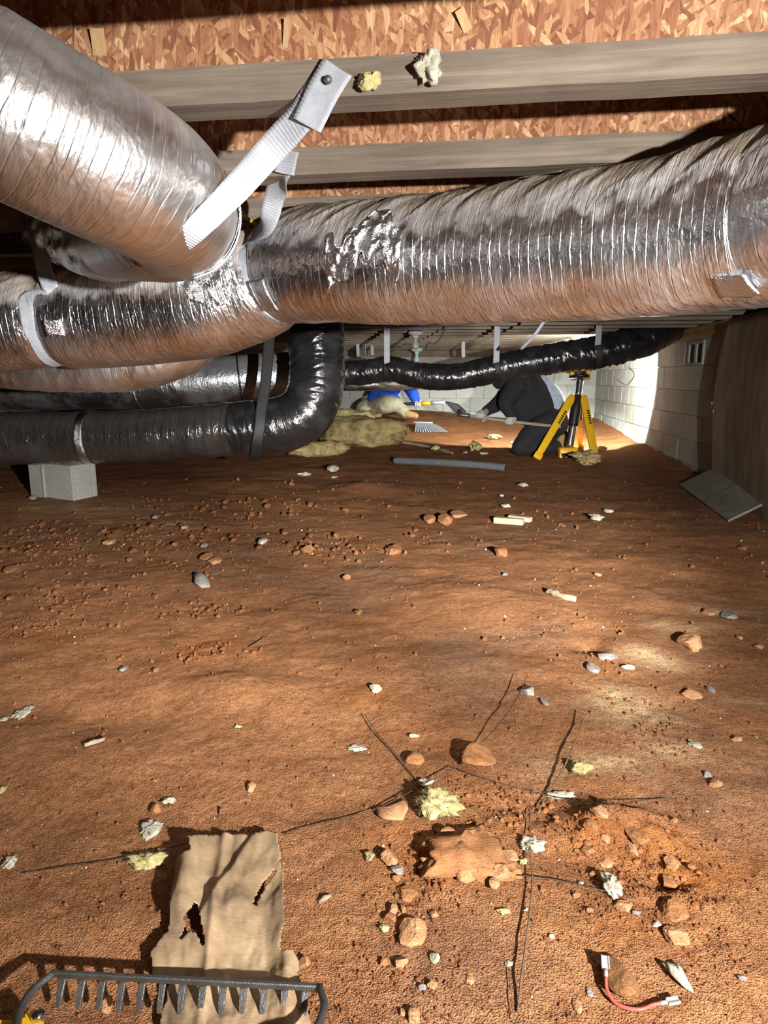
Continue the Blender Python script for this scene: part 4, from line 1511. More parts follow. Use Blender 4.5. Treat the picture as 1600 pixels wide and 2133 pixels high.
glove(pw, pp(1066, 862, -.20), onhandle(1063) + UP * .010, hx, 'glove')
glove(pw, pp(1012, 857, -.05), onhandle(1002) + UP * .012, hx, 'glove', -1)
rk = thing('shovel', 'long-handled shovel held by the kneeling worker, grey blade raised to the left', 'shovel', onhandle(1002) - np.array([0, 0, .3]))
hdC = onhandle(968)
put('handle', *tube([hdC, hdA * .45 + hdB * .55 + UP * -.008, hdB], .015, 12, .05), MAT['ash'], rk)
a_, b_, c_, d_ = at(924, 833, 6.44), at(946, 835, 6.62), at(972, 858, 6.58), at(950, 863, 6.38)
put('socket', *tube([hdC + hx * .05, hdC - hx * .04, (c_ + d_) / 2 + (a_ - d_) * .12], [.021, .022, .024], 10, .02), MAT['steel'], rk)
nS = unit(np.cross(b_ - a_, d_ - a_))
rows = []
for f in np.linspace(-.06, 1, 9):
    row = []
    wf = 1.0 if f > .25 else .35 + .65 * (max(f, -.06) + .06) / .31
    for g_ in np.linspace(0, 1, 7):
        gg = .5 + (g_ - .5) * wf
        p = (a_ * (1 - gg) + b_ * gg) * (1 - f) + (d_ * (1 - gg) + c_ * gg) * f
        row.append(p + nS * .03 * (1 - (2 * gg - 1) ** 2))
    rows.append(row)
V = np.array(rows)
i, j = np.arange(8)[:, None], np.arange(6)[None]
Q = np.stack([i * 7 + j, i * 7 + j + 1, (i + 1) * 7 + j + 1, (i + 1) * 7 + j], -1).reshape(-1, 4)
bl = put('blade', V.reshape(-1, 3), Q, MAT['bladegrey'], rk)
bl.modifiers.new('thick', 'SOLIDIFY').thickness = .004

# second person crouching far behind
DQ = 9.2
p2 = thing('person', 'second person crouching far behind the black duct in bright blue jacket and beige trousers', 'person', gnd(800, 868))


def qq(px, py, dd=0.0):
    return at(px, py, DQ + dd)


zq = gnd(835, 866)[2]
bod = [limb((qq(788, 836), .10), (qq(805, 810), .11), (qq(824, 790), .10)), limb((qq(846, 799, -.1), .05), (qq(861, 822, -.25), .042), (qq(867, 840, -.3), .032)),
       limb((qq(788, 844, -.1), .07), (qq(806, 842, -.26), .07), (qq(824, 842, -.3), .06)), limb((qq(824, 842, -.28), .06), (qq(844, 860, -.32), .04)), limb((qq(772, 845, .1), .07), (qq(757, 852, -.1), .055), (qq(776, 861, -.1), .04))]
put('body', *remeshed(bod, .02, 3), MAT['skin'], p2)
head(p2, qq(836, 772, -.02), unit(RT * .8 - UP * .3 - FW * .3), UP)
V, Q = remeshed([limb((qq(788, 832), .16), (qq(806, 808), .18), (qq(826, 790), .15)), limb((qq(800, 825, -.12), .10), (qq(826, 832, -.12), .06)), limb((qq(846, 797, -.1), .09), (qq(861, 822, -.25), .075), (qq(867, 838, -.3), .056))], .016, 3)
put('jacket', V, Q, MAT['bluejacket'], p2)
V, Q = remeshed([limb((qq(786, 846, -.1), .12), (qq(806, 842, -.26), .125), (qq(824, 842, -.3), .10)), limb((qq(822, 842, -.28), .098), (qq(836, 852, -.3), .085), (qq(846, 862, -.32), .066)), limb((qq(770, 845, .1), .12), (qq(755, 852, -.1), .09), (qq(778, 862, -.1), .06))], .016, 3)
V = V + .012 * fbm(V[:, 0] * 14, V[:, 1] * 10, V[:, 2] * 14, 2, 24)[:, None] * unit(CAM - V.mean(0))
V[:, 2] = np.maximum(V[:, 2], ground(V[:, 0], V[:, 1]) + .001)
put('trousers', V, Q, MAT['beige'], p2)
V, Q = remeshed([limb((qq(848, 862, -.34), .05), (qq(866, 866, -.36), .042))], .012, 2)
V[:, 2] = np.maximum(V[:, 2], ground(V[:, 0], V[:, 1]) + .002)
put('boot', V, Q, MAT['boot'], p2)
pa, pb = qq(838, 842, -.32), qq(928, 838, -.40)
px_ = unit(pb - pa)
glove(p2, qq(867, 838, -.3), pa * .65 + pb * .35, px_, 'glove')
pt = thing('digging_tool', 'black, yellow and white pole held by the second person', 'tool', pa * .5 + pb * .5)
put('grip', *tube([pa, pa * .55 + pb * .45], .02, 10, .05), MAT['blackplast'], pt)
put('yellow_band', *tube([pa * .55 + pb * .45, pa * .34 + pb * .66], .026, 10, .05), MAT['yellow'], pt)
put('white_shaft', *tube([pa * .34 + pb * .66, pb], .024, 10, .05), MAT['strap'], pt)
# ribbed grey rake head lying flat
lr = thing('leaf_rake', 'pale grey ribbed leaf rake head lying flat on the lit dirt', 'rake', gnd(895, 866))
ca_, cb_ = gnd(860, 872), gnd(936, 874)
for k in range(13):
    f = k / 12.0
    p0 = at(868 + 30 * f, 850, 8.6)
    p0[2] = gh(p0[0], p0[1]) + .05
    p1 = at(866 + 66 * f, 868, 8.2)
    p1[2] = gh(p1[0], p1[1]) + .012
    put('tine', *ribbon([p0, (p0 + p1) / 2 + [0, 0, .015], p1], .018, .004, (0, 0, 1), ds=.05, rib=0), MAT['strap'], lr, smooth=False)
p0, p1 = at(862, 850, 8.6), at(902, 850, 8.6)
for q_ in (p0, p1):
    q_[2] = gh(q_[0], q_[1]) + .055
put('rake_bridge', *bevel_mesh(*obox((p0 + p1) / 2, (p1 - p0) / 2, (0, .03, 0), (0, 0, .008)), .003), MAT['strap'], lr)

# ================================================================== ceiling fittings
def lampholder(px, py, d, mat, matb, lab, sc=1.0, bulb='glass'):
    c = at(px, py, d)
    t = thing('lampholder', lab, 'light fitting', (c[0], c[1], ZJ))
    z = ZJ
    prof = [(.062, 0), (.064, -.018), (.052, -.026), (.045, -.030), (.024, -.036), (.022, -.055)]
    def lathe(prof, n=20):
        th = np.arange(n) * 2 * math.pi / n
        V = np.concatenate([[(c[0] + r_ * sc * math.cos(a), c[1] + r_ * sc * math.sin(a), z + zz * sc) for a in th] for r_, zz in prof])
        Q = []
        for k in range(len(prof) - 1):
            for j_ in range(n):
                Q.append((k * n + j_, k * n + (j_ + 1) % n, (k + 1) * n + (j_ + 1) % n, (k + 1) * n + j_))
        Q.append(tuple(range(n)))
        Q.append(tuple(range(len(prof) * n - 1, (len(prof) - 1) * n - 1, -1)))
        return V, Q
    bx_ = put('junction_box', *bevel_mesh(*box((c[0] - .05 * sc, c[1] - .05 * sc, ZJ + .0), (c[0] + .05 * sc, c[1] + .05 * sc, ZJ + .07)), .008), MAT['blue'], t)
    put('porcelain_base', *lathe(prof), MAT[mat], t)
    put('bulb', *lathe([(.013, -.056), (.015, -.075), (.026, -.098), (.031, -.118), (.026, -.138), (.012, -.150), (.002, -.152)]), MAT[bulb], t)


lampholder(866, 690, 6.05, 'mortar', 'glass', 'unlit light bulb in a dusty lampholder under the dark joists', 1.05)
lampholder(868, 733, 9.45, 'teal', 'teal', 'pale blue lampholder lit at the far end behind the black duct', 1.3, 'teal')

o = put('yellow_cable', *tube([at(455, 385, 1.75), at(483, 420, 1.72), at(505, 445, 1.74), at(530, 466, 1.80), at(560, 485, 1.95)], .0045, 10, .01), MAT['cable'])
tag(o, 'short yellow cable showing between the big duct and the long silver duct', 'cable')
o = put('white_tie', *ribbon([at(1150, 640, 4.2), at(1137, 664, 4.2), at(1112, 700, 4.25), at(1085, 728, 4.35)], .020, .004, TOCAM, ds=.02, rib=0), MAT['strap'])
tag(o, 'pale strip slanting down from the long silver duct towards the black duct', 'strip')
o = put('loose_wire', *tube([at(935, 655, 5.6), at(920, 700, 5.7), at(905, 716, 5.7), at(893, 714, 5.7), at(886, 730, 5.75)], .006, 8, .02), MAT['wire'])
tag(o, 'thin dark wire dangling right of the unlit bulb', 'wire')
c0 = onx(1310, 765, XW - .012)
c1, c2, c3 = onx(1321, 780, XW - .014), onx(1303, 802, XW - .014), onx(1284, 790, XW - .014)
o = put('loose_wire', *tube([c0, c1, (c1 + c2) / 2 + [0, 0, -.03], c2, c3], .0035, 8, .02), MAT['wire'])
tag(o, 'thin wire loop hanging on the bright part of the block wall', 'wire')

# ================================================================== debris on the dirt
def lay(V, Q, px, py, wpx, hpx, mat, name, label, cat, hf=.42, sink=.15, rot=None, group=None, smooth=True, dfac=1.0):
    """put a unit shape on the ground so that it is wpx by hpx picture pixels large; hf is height over width"""
    g = gnd(px, py)
    k = pxm(g)
    el = math.asin(min(1, (CAM[2] - g[2]) / np.linalg.norm(g - CAM)))
    wm = wpx / k
    hz = wm * hf if hf * wm * math.cos(el) < .85 * hpx / k else .85 * hpx / k / math.cos(el)
    dm = max(.25 * wm, (hpx / k - hz * math.cos(el) * .55) / max(.22, math.sin(el))) * dfac
    dm = min(dm, 2.2 * wm)
    P = V.copy()
    if rot:
        P = rotz(P, rot)
        P = P / np.abs(P).max(0)
    P = P * np.array([wm / 2, dm / 2, hz / 2])
    P = rotz(P, PSI)
    P = P + g + np.array([0, 0, hz / 2 * (1 - 2 * sink)])
    o = put(name, P, Q, MAT[mat], smooth=smooth)
    return tag(o, label, cat, group)


# ---- tufts of glass wool
TUFTS = [
    (910, 1700, 128, 95, 'wool_y', 'large ragged yellow glass wool tuft behind the big flat clay clod', .5, .6),
    (1212, 1612, 66, 42, 'wool_y', 'bright cream glass wool tuft beside the leaning twig', .55, .35),
    (1110, 1770, 82, 56, 'wool_w', 'pale ragged wool tuft lying on the long upright wire', .35, .7),
    (1274, 1858, 50, 84, 'wool_w', 'pointed pale wool tuft at the end of the short straight wire', .7, .7),
    (308, 1806, 122, 50, 'wool_y', 'long yellowish wool tuft left of the torn paper', .30, .7),
    (316, 1731, 68, 52, 'wool_w', 'flat grey-white wool tuft above the left wire', .22, .7),
    (352, 1671, 38, 18, 'wool_w', 'small white wool wisp beside the round red pebble', .3, .6),
    (20, 1801, 36, 36, 'wool_w', 'white wool tuft near the left edge at the end of the wire', .4, .6),
    (45, 1487, 42, 38, 'wool_w', 'thin whitish wool smear close to the left edge', .2, .8),
    (8, 1500, 28, 16, 'wool_w', 'faint wool wisp at the left edge beside the wool smear', .2, .8),
    (6, 1647, 26, 26, 'wool_y', 'yellowish wool tuft cut off by the left edge', .4, .6),
    (890, 1638, 50, 26, 'wool_w', 'white wool wisp where the twig meets the long wire', .4, .7),
    (1167, 1664, 78, 28, 'wool_w', 'slim pale wool strip lying across the crossing wires', .25, .7),
    (984, 1563, 36, 20, 'wool_y', 'small yellow wool tuft on top of the round clod', .5, .5),
    (748, 1560, 56, 24, 'wool_w', 'thin scattered wool patch right of the leaning twig tip', .12, .9),
    (800, 1938, 30, 22, 'wool_y', 'small yellow wool lump beside the spiky tan clod', .5, .5),
    (1050, 1902, 36, 20, 'wool_y', 'narrow yellow wool shred left of the upright wire', .4, .5),
    (497, 1515, 22, 12, 'wool_y', 'tiny yellow wool shred in the open dirt left of centre', .3, .6),
    (1090, 1800, 26, 22, 'wool_y', 'yellow wool crumb at the right end of the big flat clod', .6, .4),
    (770, 1787, 30, 34, 'wool_d', 'grubby wool lump left of the square tan stone', .5, .5),
    (1243, 1083, 38, 22, 'wool_w', 'white wool scrap on the dark dirt toward the leaning board', .45, .6),
    (1090, 1014, 26, 16, 'wool_w', 'white scrap on the dirt above the two pale wood blocks', .5, .5),
    (1054, 1057, 30, 11, 'wool_w', 'thin white scrap just behind the two pale wood blocks', .3, .5),
    (1045, 1034, 16, 9, 'wool_w', 'tiny white scrap between foam sleeve and wood blocks', .4, .5),
    (634, 991, 36, 12, 'wool_w', 'flat white wool scrap in front of the black elbow', .3, .7),
    (694, 982, 34, 26, 'wool_w', 'crooked white wool scrap in front of the tan batt', .5, .9),
    (695, 996, 22, 10, 'wool_w', 'small wool scrap just below the crooked white scrap', .3, .7),
    (990, 942, 34, 28, 'wool_y', 'round cream wool ball on the dark dirt above the foam sleeve', .75, .4),
    (1008, 947, 26, 9, 'wool_w', 'flat wool scrap against the right side of the cream ball', .3, .7),
    (968, 945, 16, 9, 'wool_w', 'small wool scrap against the left side of the cream ball', .4, .7),
    (907, 898, 24, 15, 'wool_y', 'small cream wool ball near the edge of the lit dirt', .6, .5),
    (1030, 909, 36, 15, 'wool_y', 'yellow wool tuft left of the kneeling worker', .4, .6),
    (1066, 924, 12, 7, 'wool_w', 'tiny white scrap beside the knee of the kneeling worker', .4, .5),
    (1062, 2008, 28, 16, 'wool_w', 'faint white fuzz at the top of the thin bottom twig', .15, .9),
    (1445, 1552, 34, 26, 'wool_w', 'grey fuzzy scrap right of the pale sandy patch', .25, .8),
]
for k, (px, py, wp, hp, m_, lab, hf, spk) in enumerate(TUFTS):
    rng = np.random.default_rng(100 + k)
    V, Q = tuft_shape(rng, 4 if wp > 30 else 3, 420 if wp > 90 else 220 if wp > 45 else 90, spk)
    lay(V, Q, px, py, wp, hp, m_, 'insulation_tuft', lab, 'insulation', hf, .10, rng.uniform(0, 6), smooth=True)
for px, py, s_, lab, Yj in ((891, 141, .034, 'yellowish wool tuft caught on the face of the nearest joist', J1), (768, 170, .030, 'flatter wool tuft stuck to the nearest joist beside the strap end', J1)):
    rng = np.random.default_rng(px)
    V, Q = tuft_shape(rng, 4, 150, .45)
    p = ony(px, py, Yj - .014)
    o = put('insulation_tuft', V * np.array([s_ * .62, s_ * .5, s_ * .72 if px > 800 else s_ * .45]) + p, Q, MAT['wool_w' if px > 800 else 'wool_y'])
    tag(o, lab, 'insulation', 'wool on the nearest joist')

# torn paper-like wool flake lower right
rng = np.random.default_rng(9)
out = [(1378, 2018), (1392, 2026), (1412, 2012), (1420, 2040), (1447, 2072), (1425, 2062), (1400, 2046)]


def flake(px_out, name, label, cat, mat, lift=.012, curl=.01, thick=.0015, seed=1):
    P = np.array([gnd(*p) for p in px_out])
    c = P.mean(0)
    V, Q = [], []
    V.append(c + [0, 0, lift + curl])
    n = len(P)
    rings = 4
    for r_ in range(1, rings + 1):
        f = r_ / rings
        for i_, p in enumerate(P):
            q = c * (1 - f) + p * f
            q = q + [0, 0, lift * (1 - f) + curl * (1 - f * f) + .004 + .006 * math.sin(seed + i_ * 2.1) * f]
            V.append(q)
    for i_ in range(n):
        Q.append((0, 1 + i_, 1 + (i_ + 1) % n))
        for r_ in range(rings - 1):
            a0, b0 = 1 + r_ * n + i_, 1 + r_ * n + (i_ + 1) % n
            Q.append((a0, a0 + n, b0 + n, b0))
    o = put(name, np.array(V), Q, MAT[mat])
    sm_ = o.modifiers.new('thick', 'SOLIDIFY')
    sm_.thickness = thick
    return tag(o, label, cat)


flake(out, 'paper_scrap', 'pointed cream paper-thin scrap at the lower right', 'paper scrap', 'wool_w', .004, .006, .0025, 2)
flake([(777, 1690), (800, 1682), (848, 1676), (850, 1692), (838, 1708), (805, 1718), (790, 1706)], 'paper_scrap', 'flat tan paper scrap under the long wire beside the large wool tuft', 'paper scrap', 'rock', .004, .004, .002, 3)
flake([(402, 1196), (418, 1200), (432, 1210), (438, 1224), (420, 1227), (406, 1220)], 'bark_scrap', 'grey curled scrap lying alone in the left middle of the dirt', 'scrap', 'greystone', .010, .018, .003, 4)
flake([(845, 1958), (852, 1950), (838, 1946), (846, 1940)], 'paper_scrap', 'tiny pale sliver beside the spiky tan clod', 'paper scrap', 'wool_w', .003, .003, .002, 5)

# ---- stones and clods
STONES = [
    (1435, 1345, 50, 40, 'rock', 'pinkish angular stone casting a shadow at the right middle', .62),
    (855, 1948, 70, 62, 'rock', 'spiky light tan clod below the big flat clod', .45),
    (810, 1797, 38, 38, 'rock', 'square tan stone left of the big flat clod', .75),
    (828, 1817, 32, 22, 'greystone', 'small greyish stone below the square tan stone', .5),
    (995, 1592, 74, 60, 'clod', 'round brown clod at the foot of the curved wire', .6),
    (865, 1588, 44, 26, 'clod', 'low reddish clod right of the leaning twig', .45),
    (1410, 1961, 52, 48, 'rock', 'pale orange stone at the lower end of the crumbled ridge', .6),
    (1402, 1905, 60, 56, 'clod', 'orange clod in the crumbled ridge above the pale stone', .5),
    (1395, 1845, 36, 34, 'clod', 'rounded clod in the middle of the crumbled ridge', .6),
    (1398, 1802, 34, 34, 'rock', 'pale flat stone at the upper right of the crumbled ridge', .5),
    (1290, 2046, 74, 92, 'darkrock', 'big brown stone beside the red wire at the lower right', .62),
    (838, 2010, 28, 30, 'rock', 'tan pebble with dark shadow below the spiky clod', .8),
    (863, 2121, 28, 34, 'rock', 'tan stone cut by the bottom edge', .8),
    (838, 2113, 14, 18, 'rock', 'small tan pebble beside the stone at the bottom edge', .8),
    (900, 2057, 24, 20, 'rock', 'small orange pebble in the lower middle dirt', .8),
    (880, 2059, 18, 18, 'greystone', 'small grey pebble left of the orange pebble', .7),
    (799, 2008, 20, 22, 'clod', 'little brown clod left of the tan pebble', .7),
    (222, 2101, 28, 32, 'rock', 'tan stone on the dirt below the garden rake', .75),
    (635, 2011, 24, 24, 'rock', 'tan stone beside the torn paper edge above the rake end', .8),
    (326, 1690, 26, 24, 'clod', 'round red pebble beside the small white wisp', .8),
    (523, 1643, 22, 24, 'rock', 'small pinkish stone in the open dirt left of centre', .7),
    (818, 1900, 22, 22, 'rock', 'rounded tan pebble above the spiky clod', .8),
    (840, 1893, 18, 24, 'clod', 'brown pebble next to the rounded tan pebble', .7),
    (904, 1907, 20, 18, 'rock', 'small tan pebble right of the spiky clod', .7),
    (815, 1918, 34, 24, 'clod', 'crumbly clod touching the spiky tan clod', .5),
    (850, 1862, 46, 38, 'clod', 'low clay lump between square stone and spiky clod', .3),
    (824, 1834, 20, 16, 'clod', 'small clay pebble in the column below the square stone', .7),
    (1247, 1700, 40, 34, 'rock', 'light clod at the left end of the crumbled ridge', .5),
    (1232, 1720, 36, 30, 'clod', 'orange clod just below the light clod on the ridge', .5),
    (1262, 1735, 28, 26, 'rock', 'rounded pale clod set in the front of the ridge', .6),
    (1330, 1735, 50, 44, 'clod', 'broad clod in the upper right of the ridge', .45),
    (1316, 1758, 30, 34, 'rock', 'pale upright flake in the ridge', .6),
    (1225, 1757, 34, 28, 'clod', 'small clod below the ridge near the ragged tuft', .5),
    (1262, 1800, 34, 24, 'rock', 'whitish clod fragment above the pointed wool tuft', .4),
    (1366, 1930, 24, 18, 'wool_w', 'small white stone at the foot of the crumbled ridge', .6),
    (1300, 1892, 40, 26, 'rock', 'flat orange stone right of the pointed wool tuft', .4),
    (1325, 1905, 22, 12, 'greystone', 'flat grey pebble right of the flat orange stone', .5),
    (1130, 1855, 14, 14, 'darkrock', 'little dark pebble right of the upright wire', .7),
    (1095, 1895, 10, 10, 'wool_w', 'white grain beside the narrow yellow shred', .8),
    (906, 1999, 22, 26, 'wool_w', 'heart-shaped white crumb in the lower middle dirt', .8),
    (783, 1441, 26, 20, 'wool_w', 'small white stone in the middle of the dirt', .8),
    (1098, 1443, 30, 24, 'greystone', 'white-grey clump at the tip of the curved wire', .6),
    (1135, 1466, 18, 20, 'greystone', 'small grey crumb right of the curved wire tip', .6),
    (862, 1535, 24, 11, 'wool_w', 'slim white crumb above the low reddish clod', .5),
    (1480, 1439, 16, 22, 'greystone', 'slim grey stone standing at right of the sandy patch', .6),
    (1440, 1448, 48, 26, 'rock', 'broken pale flake at the right rim of the sandy patch', .25),
    (1472, 1617, 16, 16, 'greystone', 'small bluish grey pebble at the right side', .8),
    (1490, 1637, 30, 20, 'rock', 'tan pebble below the bluish grey pebble', .5),
    (1535, 1543, 22, 14, 'rock', 'small orange pebble close to the right edge', .7),
    (1308, 1394, 26, 14, 'wool_w', 'white oval stone by the small red pit', .6),
    (1265, 1372, 46, 16, 'greystone', 'grey broken flakes at the rim of the small red pit', .3),
    (1235, 1395, 30, 24, 'greystone', 'grey clump at the left rim of the small red pit', .4),
    (1580, 1350, 20, 12, 'rock', 'pale pebble near the right edge beyond the angular stone', .6),
    (1540, 1330, 14, 10, 'rock', 'tiny pebble right of the angular stone', .6),
    (1475, 1280, 30, 18, 'rock', 'pale crumb heap above the angular stone', .4),
    (1520, 1285, 36, 18, 'greystone', 'grey crumb heap to the right above the angular stone', .3),
    (1545, 1143, 20, 12, 'darkrock', 'dark pebble on the dirt below the leaning board', .6),
    (1043, 1157, 26, 22, 'clod', 'brown clod with dark shadow in the dirt centre', .8),
    (925, 1090, 36, 28, 'clod', 'crumbly clod left of the pale wood blocks', .6),
    (895, 1085, 26, 24, 'clod', 'second crumbly clod left of the pale wood blocks', .6),
    (955, 1075, 34, 20, 'rock', 'flat tan clod left behind the pale wood blocks', .35),
    (820, 1150, 36, 26, 'clod', 'brown clod in the middle of the dirt', .5),
    (700, 1120, 18, 18, 'darkrock', 'dark clod in front of the mound near the elbow', .8),
    (640, 1150, 34, 22, 'clod', 'reddish clod left of the dirt centre', .55),
    (548, 1132, 20, 14, 'wool_w', 'small white stone left of the reddish clod', .6),
    (430, 1165, 24, 22, 'clod', 'clod above the grey curled scrap', .6),
    (447, 1172, 30, 16, 'rock', 'flat pale clod above the grey curled scrap', .35),
    (425, 1139, 16, 10, 'greystone', 'little pale stone behind the clods at left', .6),
    (385, 1101, 18, 12, 'rock', 'small stone in the gravelly dirt at left', .6),
    (325, 1080, 14, 12, 'greystone', 'pale pebble in the gravelly dirt at left', .7),
    (230, 1133, 26, 16, 'rock', 'flat tan stone in the gravelly dirt at left', .5),
    (25, 1190, 26, 20, 'darkrock', 'brown stone near the left edge in the gravel', .6),
    (70, 1040, 18, 11, 'greystone', 'grey pebble in front of the concrete block', .6),
    (722, 1207, 20, 14, 'rock', 'small tan pebble in the dirt centre', .6),
    (745, 1278, 20, 12, 'darkrock', 'small dark pebble in the dirt centre', .6),
    (1246, 1199, 16, 10, 'rock', 'small pebble right of the dirt centre', .6),
    (1052, 1199, 14, 10, 'greystone', 'grey pebble below the brown clod', .6),
    (258, 1395, 20, 12, 'greystone', 'pale crumb in the open dirt at left', .4),
    (325, 1398, 12, 12, 'clod', 'small red clod in the open dirt at left', .7),
    (1548, 2040, 22, 12, 'greystone', 'pale pebble close to the lower right edge', .5),
    (1228, 2067, 14, 22, 'greystone', 'slim grey pebble left of the red wire', .5),
    (1203, 2098, 20, 30, 'rock', 'orange clod left of the red wire', .4),
    (1210, 1843, 14, 12, 'wool_w', 'white grain near the pointed wool tuft', .7),
    (1150, 1953, 14, 10, 'wool_w', 'white grain right of the upright wire', .7),
    (980, 2040, 20, 26, 'rock', 'pale orange clod near the bottom twig', .3),
    (1170, 1095, 12, 8, 'rock', 'small crumb on the dirt right of the pale wood blocks', .6),
    (1268, 1066, 22, 10, 'wool_w', 'curved white crumb behind the white wool scrap', .4),
]
for k, (px, py, wp, hp, m_, lab, hf) in enumerate(STONES):
    rng = np.random.default_rng(500 + k)
    V, Q = rock_shape(rng, 3 if wp > 26 else 2, 9, .09 if m_ in ('rock', 'clod') else .05, 4)
    lay(V, Q, px, py, wp, hp, m_, 'clay_clod' if m_ == 'clod' else 'stone', lab, 'clod' if m_ == 'clod' else 'stone', hf, .18, rng.uniform(0, 6), smooth=False)

# big flat clod with knobs
rng = np.random.default_rng(31)
V, Q = ICO[4]
g = gnd(965, 1792)
k = pxm(g)
P, Q = rock_shape(rng, 4, 12, .15, 3.2)
P = P * (1 + .10 * fbm(V[:, 0] * 9, V[:, 1] * 9, V[:, 2] * 9, 3, 10) + .10 * ridged(V[:, 0] * 5, V[:, 1] * 5 + V[:, 2] * 3, 2, 19) - .05)[:, None]
P = P * np.array([118 / k, 92 / k, .030])
P[:, 2] += .006 * fbm(P[:, 0] * 50, P[:, 1] * 50, 0, 3, 11)
P = rotz(P, R(-12) + PSI) + g + [0, 0, .010]
bc = thing('clay_clod', 'big flat reddish clod with knobbly rim in the lower middle', 'clod', g)
put('slab', P, Q, MAT['clod'], bc)
for px, py, wp, hp in ((898, 1772, 40, 36), (905, 1805, 34, 30), (972, 1833, 44, 36), (1040, 1830, 40, 40), (1062, 1800, 40, 30), (1030, 1855, 24, 26), (935, 1745, 36, 24), (885, 1805, 22, 18), (945, 1765, 16, 12), (987, 1758, 20, 14)):
    q = gnd(px, py)
    kk = pxm(q)
    V, Q = rock_shape(rng, 3, 9, .1, 4)
    put('knob', V * np.array([wp / 2 / kk, hp / 2 / kk * 1.1, min(wp, hp) / 2 / kk * .7]) + q + [0, 0, .012], Q, MAT['rock'], bc)

# ---- loose clods that nothing tells apart, zone by zone
def scatter(n, x0, x1, y0, y1, lo, hi, label, group, seed, mat='clod'):
    rng = np.random.default_rng(seed)
    done = 0
    pool = [rock_shape(rng, 2, 7, .08, 3) for _ in range(5)]
    while done < n:
        px, py = rng.uniform(x0, x1), rng.uniform(y0, y1)
        g = onz(px, py)
        if float(crumb_mask(np.array([g[0]]), np.array([g[1]]))[0]) < rng.uniform(.15, .75):
            continue
        V, Q = pool[rng.integers(5)]
        wp = lo + (hi - lo) * rng.uniform(0, 1) ** 2
        lay(V, Q, px, py, wp, wp * .75, mat, 'clay_clod', label, 'clod', .7, .2, rng.uniform(0, 6), group, smooth=False)
        done += 1


scatter(70, 0, 560, 1045, 1290, 10, 18, 'small loose clay clod in the gravelly dirt between concrete block and curled scrap', 'loose clods in the gravelly dirt at left', 1, 'crumb')
scatter(30, 560, 960, 1050, 1200, 10, 18, 'small loose clay clod on the dirt between the elbow and the wood blocks', 'loose clods in the middle dirt', 2, 'crumb')
scatter(16, 370, 520, 1240, 1390, 9, 15, 'small loose clod in the crumbly orange hollow below the curled scrap', 'loose clods in the orange hollow', 3, 'crumb')
scatter(36, 940, 1180, 1610, 1740, 9, 16, 'small loose clay crumb in the dug soil between the crossing wires', 'loose crumbs between the wires', 4)
scatter(36, 1190, 1470, 1680, 1960, 9, 20, 'small loose clay crumb around the crumbled ridge at lower right', 'loose crumbs around the ridge', 5)
scatter(20, 780, 930, 1780, 1930, 8, 14, 'small loose clay crumb near the square stone and spiky clod', 'loose crumbs near the spiky clod', 6)

# ---- uncountable fine crumbs and pale grit
def grit(n, name, label, cat, mat, seed, masked, lo, hi, sub=1):
    rng = np.random.default_rng(seed)
    V0, Q0 = ICO[sub]
    px, py = rng.uniform(-420, 1900, n * 6), 1000 + 1160 * rng.uniform(0, 1, n * 6) ** 1.0
    r = np.array([ray(a, b) for a, b in zip(px, py)])
    G = CAM + r * ((.01 - CAM[2]) / r[:, 2])[:, None]
    ok = (G[:, 0] < XW - .1)
    if masked:
        ok &= crumb_mask(G[:, 0], G[:, 1]) * (.35 + .65 * sstep(-.3, .3, fbm(G[:, 0] * 9, G[:, 1] * 9, 0, 2, 71))) + .03 > rng.uniform(0, 1, len(G))
    G = G[ok][:n]
    G[:, 2] = ground(G[:, 0], G[:, 1])
    n = len(G)
    dist = (G - CAM) @ FW
    sz = (lo + (hi - lo) * rng.uniform(0, 1, n) ** 3) * dist / F / 2
    jit = rng.uniform(.65, 1.25, (n, len(V0), 1))
    asp = rng.uniform(.6, 1.3, (n, 1, 3))
    V = V0[None] * jit * asp * sz[:, None, None]
    V = V + G[:, None] + np.array([0, 0, 1])[None, None] * (sz * .3)[:, None, None]
    Q = (Q0[None] + (np.arange(n) * len(V0))[:, None, None]).reshape(-1, 3)
    o = put(name, V.reshape(-1, 3), Q, MAT[mat], smooth=False, base=(0, 1.5, 0))
    return tag(o, label, cat, kind='stuff')


grit(9500, 'clay_crumbs', 'fine red clay crumbs strewn over the churned dirt', 'soil crumbs', 'crumb', 3, True, 3, 11)
grit(6000, 'clay_grains', 'scattered fine clay grains all over the dirt floor', 'soil crumbs', 'crumb', 7, False, 1.5, 5)
grit(560, 'white_grit', 'tiny pale specks of grit and wool on the dirt', 'grit', 'wool_w', 11, False, 1.5, 5.5)

# ---- sticks, wires, splinters
def wire(pxs, rad, mat, name, label, cat, lift=.004, zs=None, nseg=8, rough=0.0):
    if zs is not None:
        rad = rad * .55 if np.isscalar(rad) else [r_ * .6 for r_ in rad]
        rough *= .5
        zs = [z_ * .8 for z_ in zs]
    P = []
    for k, (a, b) in enumerate(pxs):
        p = gnd(a, b)
        p[2] += lift if zs is None else zs[k]
        P.append(p)
    dsp = None
    if rough:
        dsp = lambda s, t: rough * fbm(s * 60, np.cos(t), np.sin(t), 2, 5)
    o = put(name, *tube(P, rad, nseg, .008, dsp), MAT[mat])
    return tag(o, label, cat)


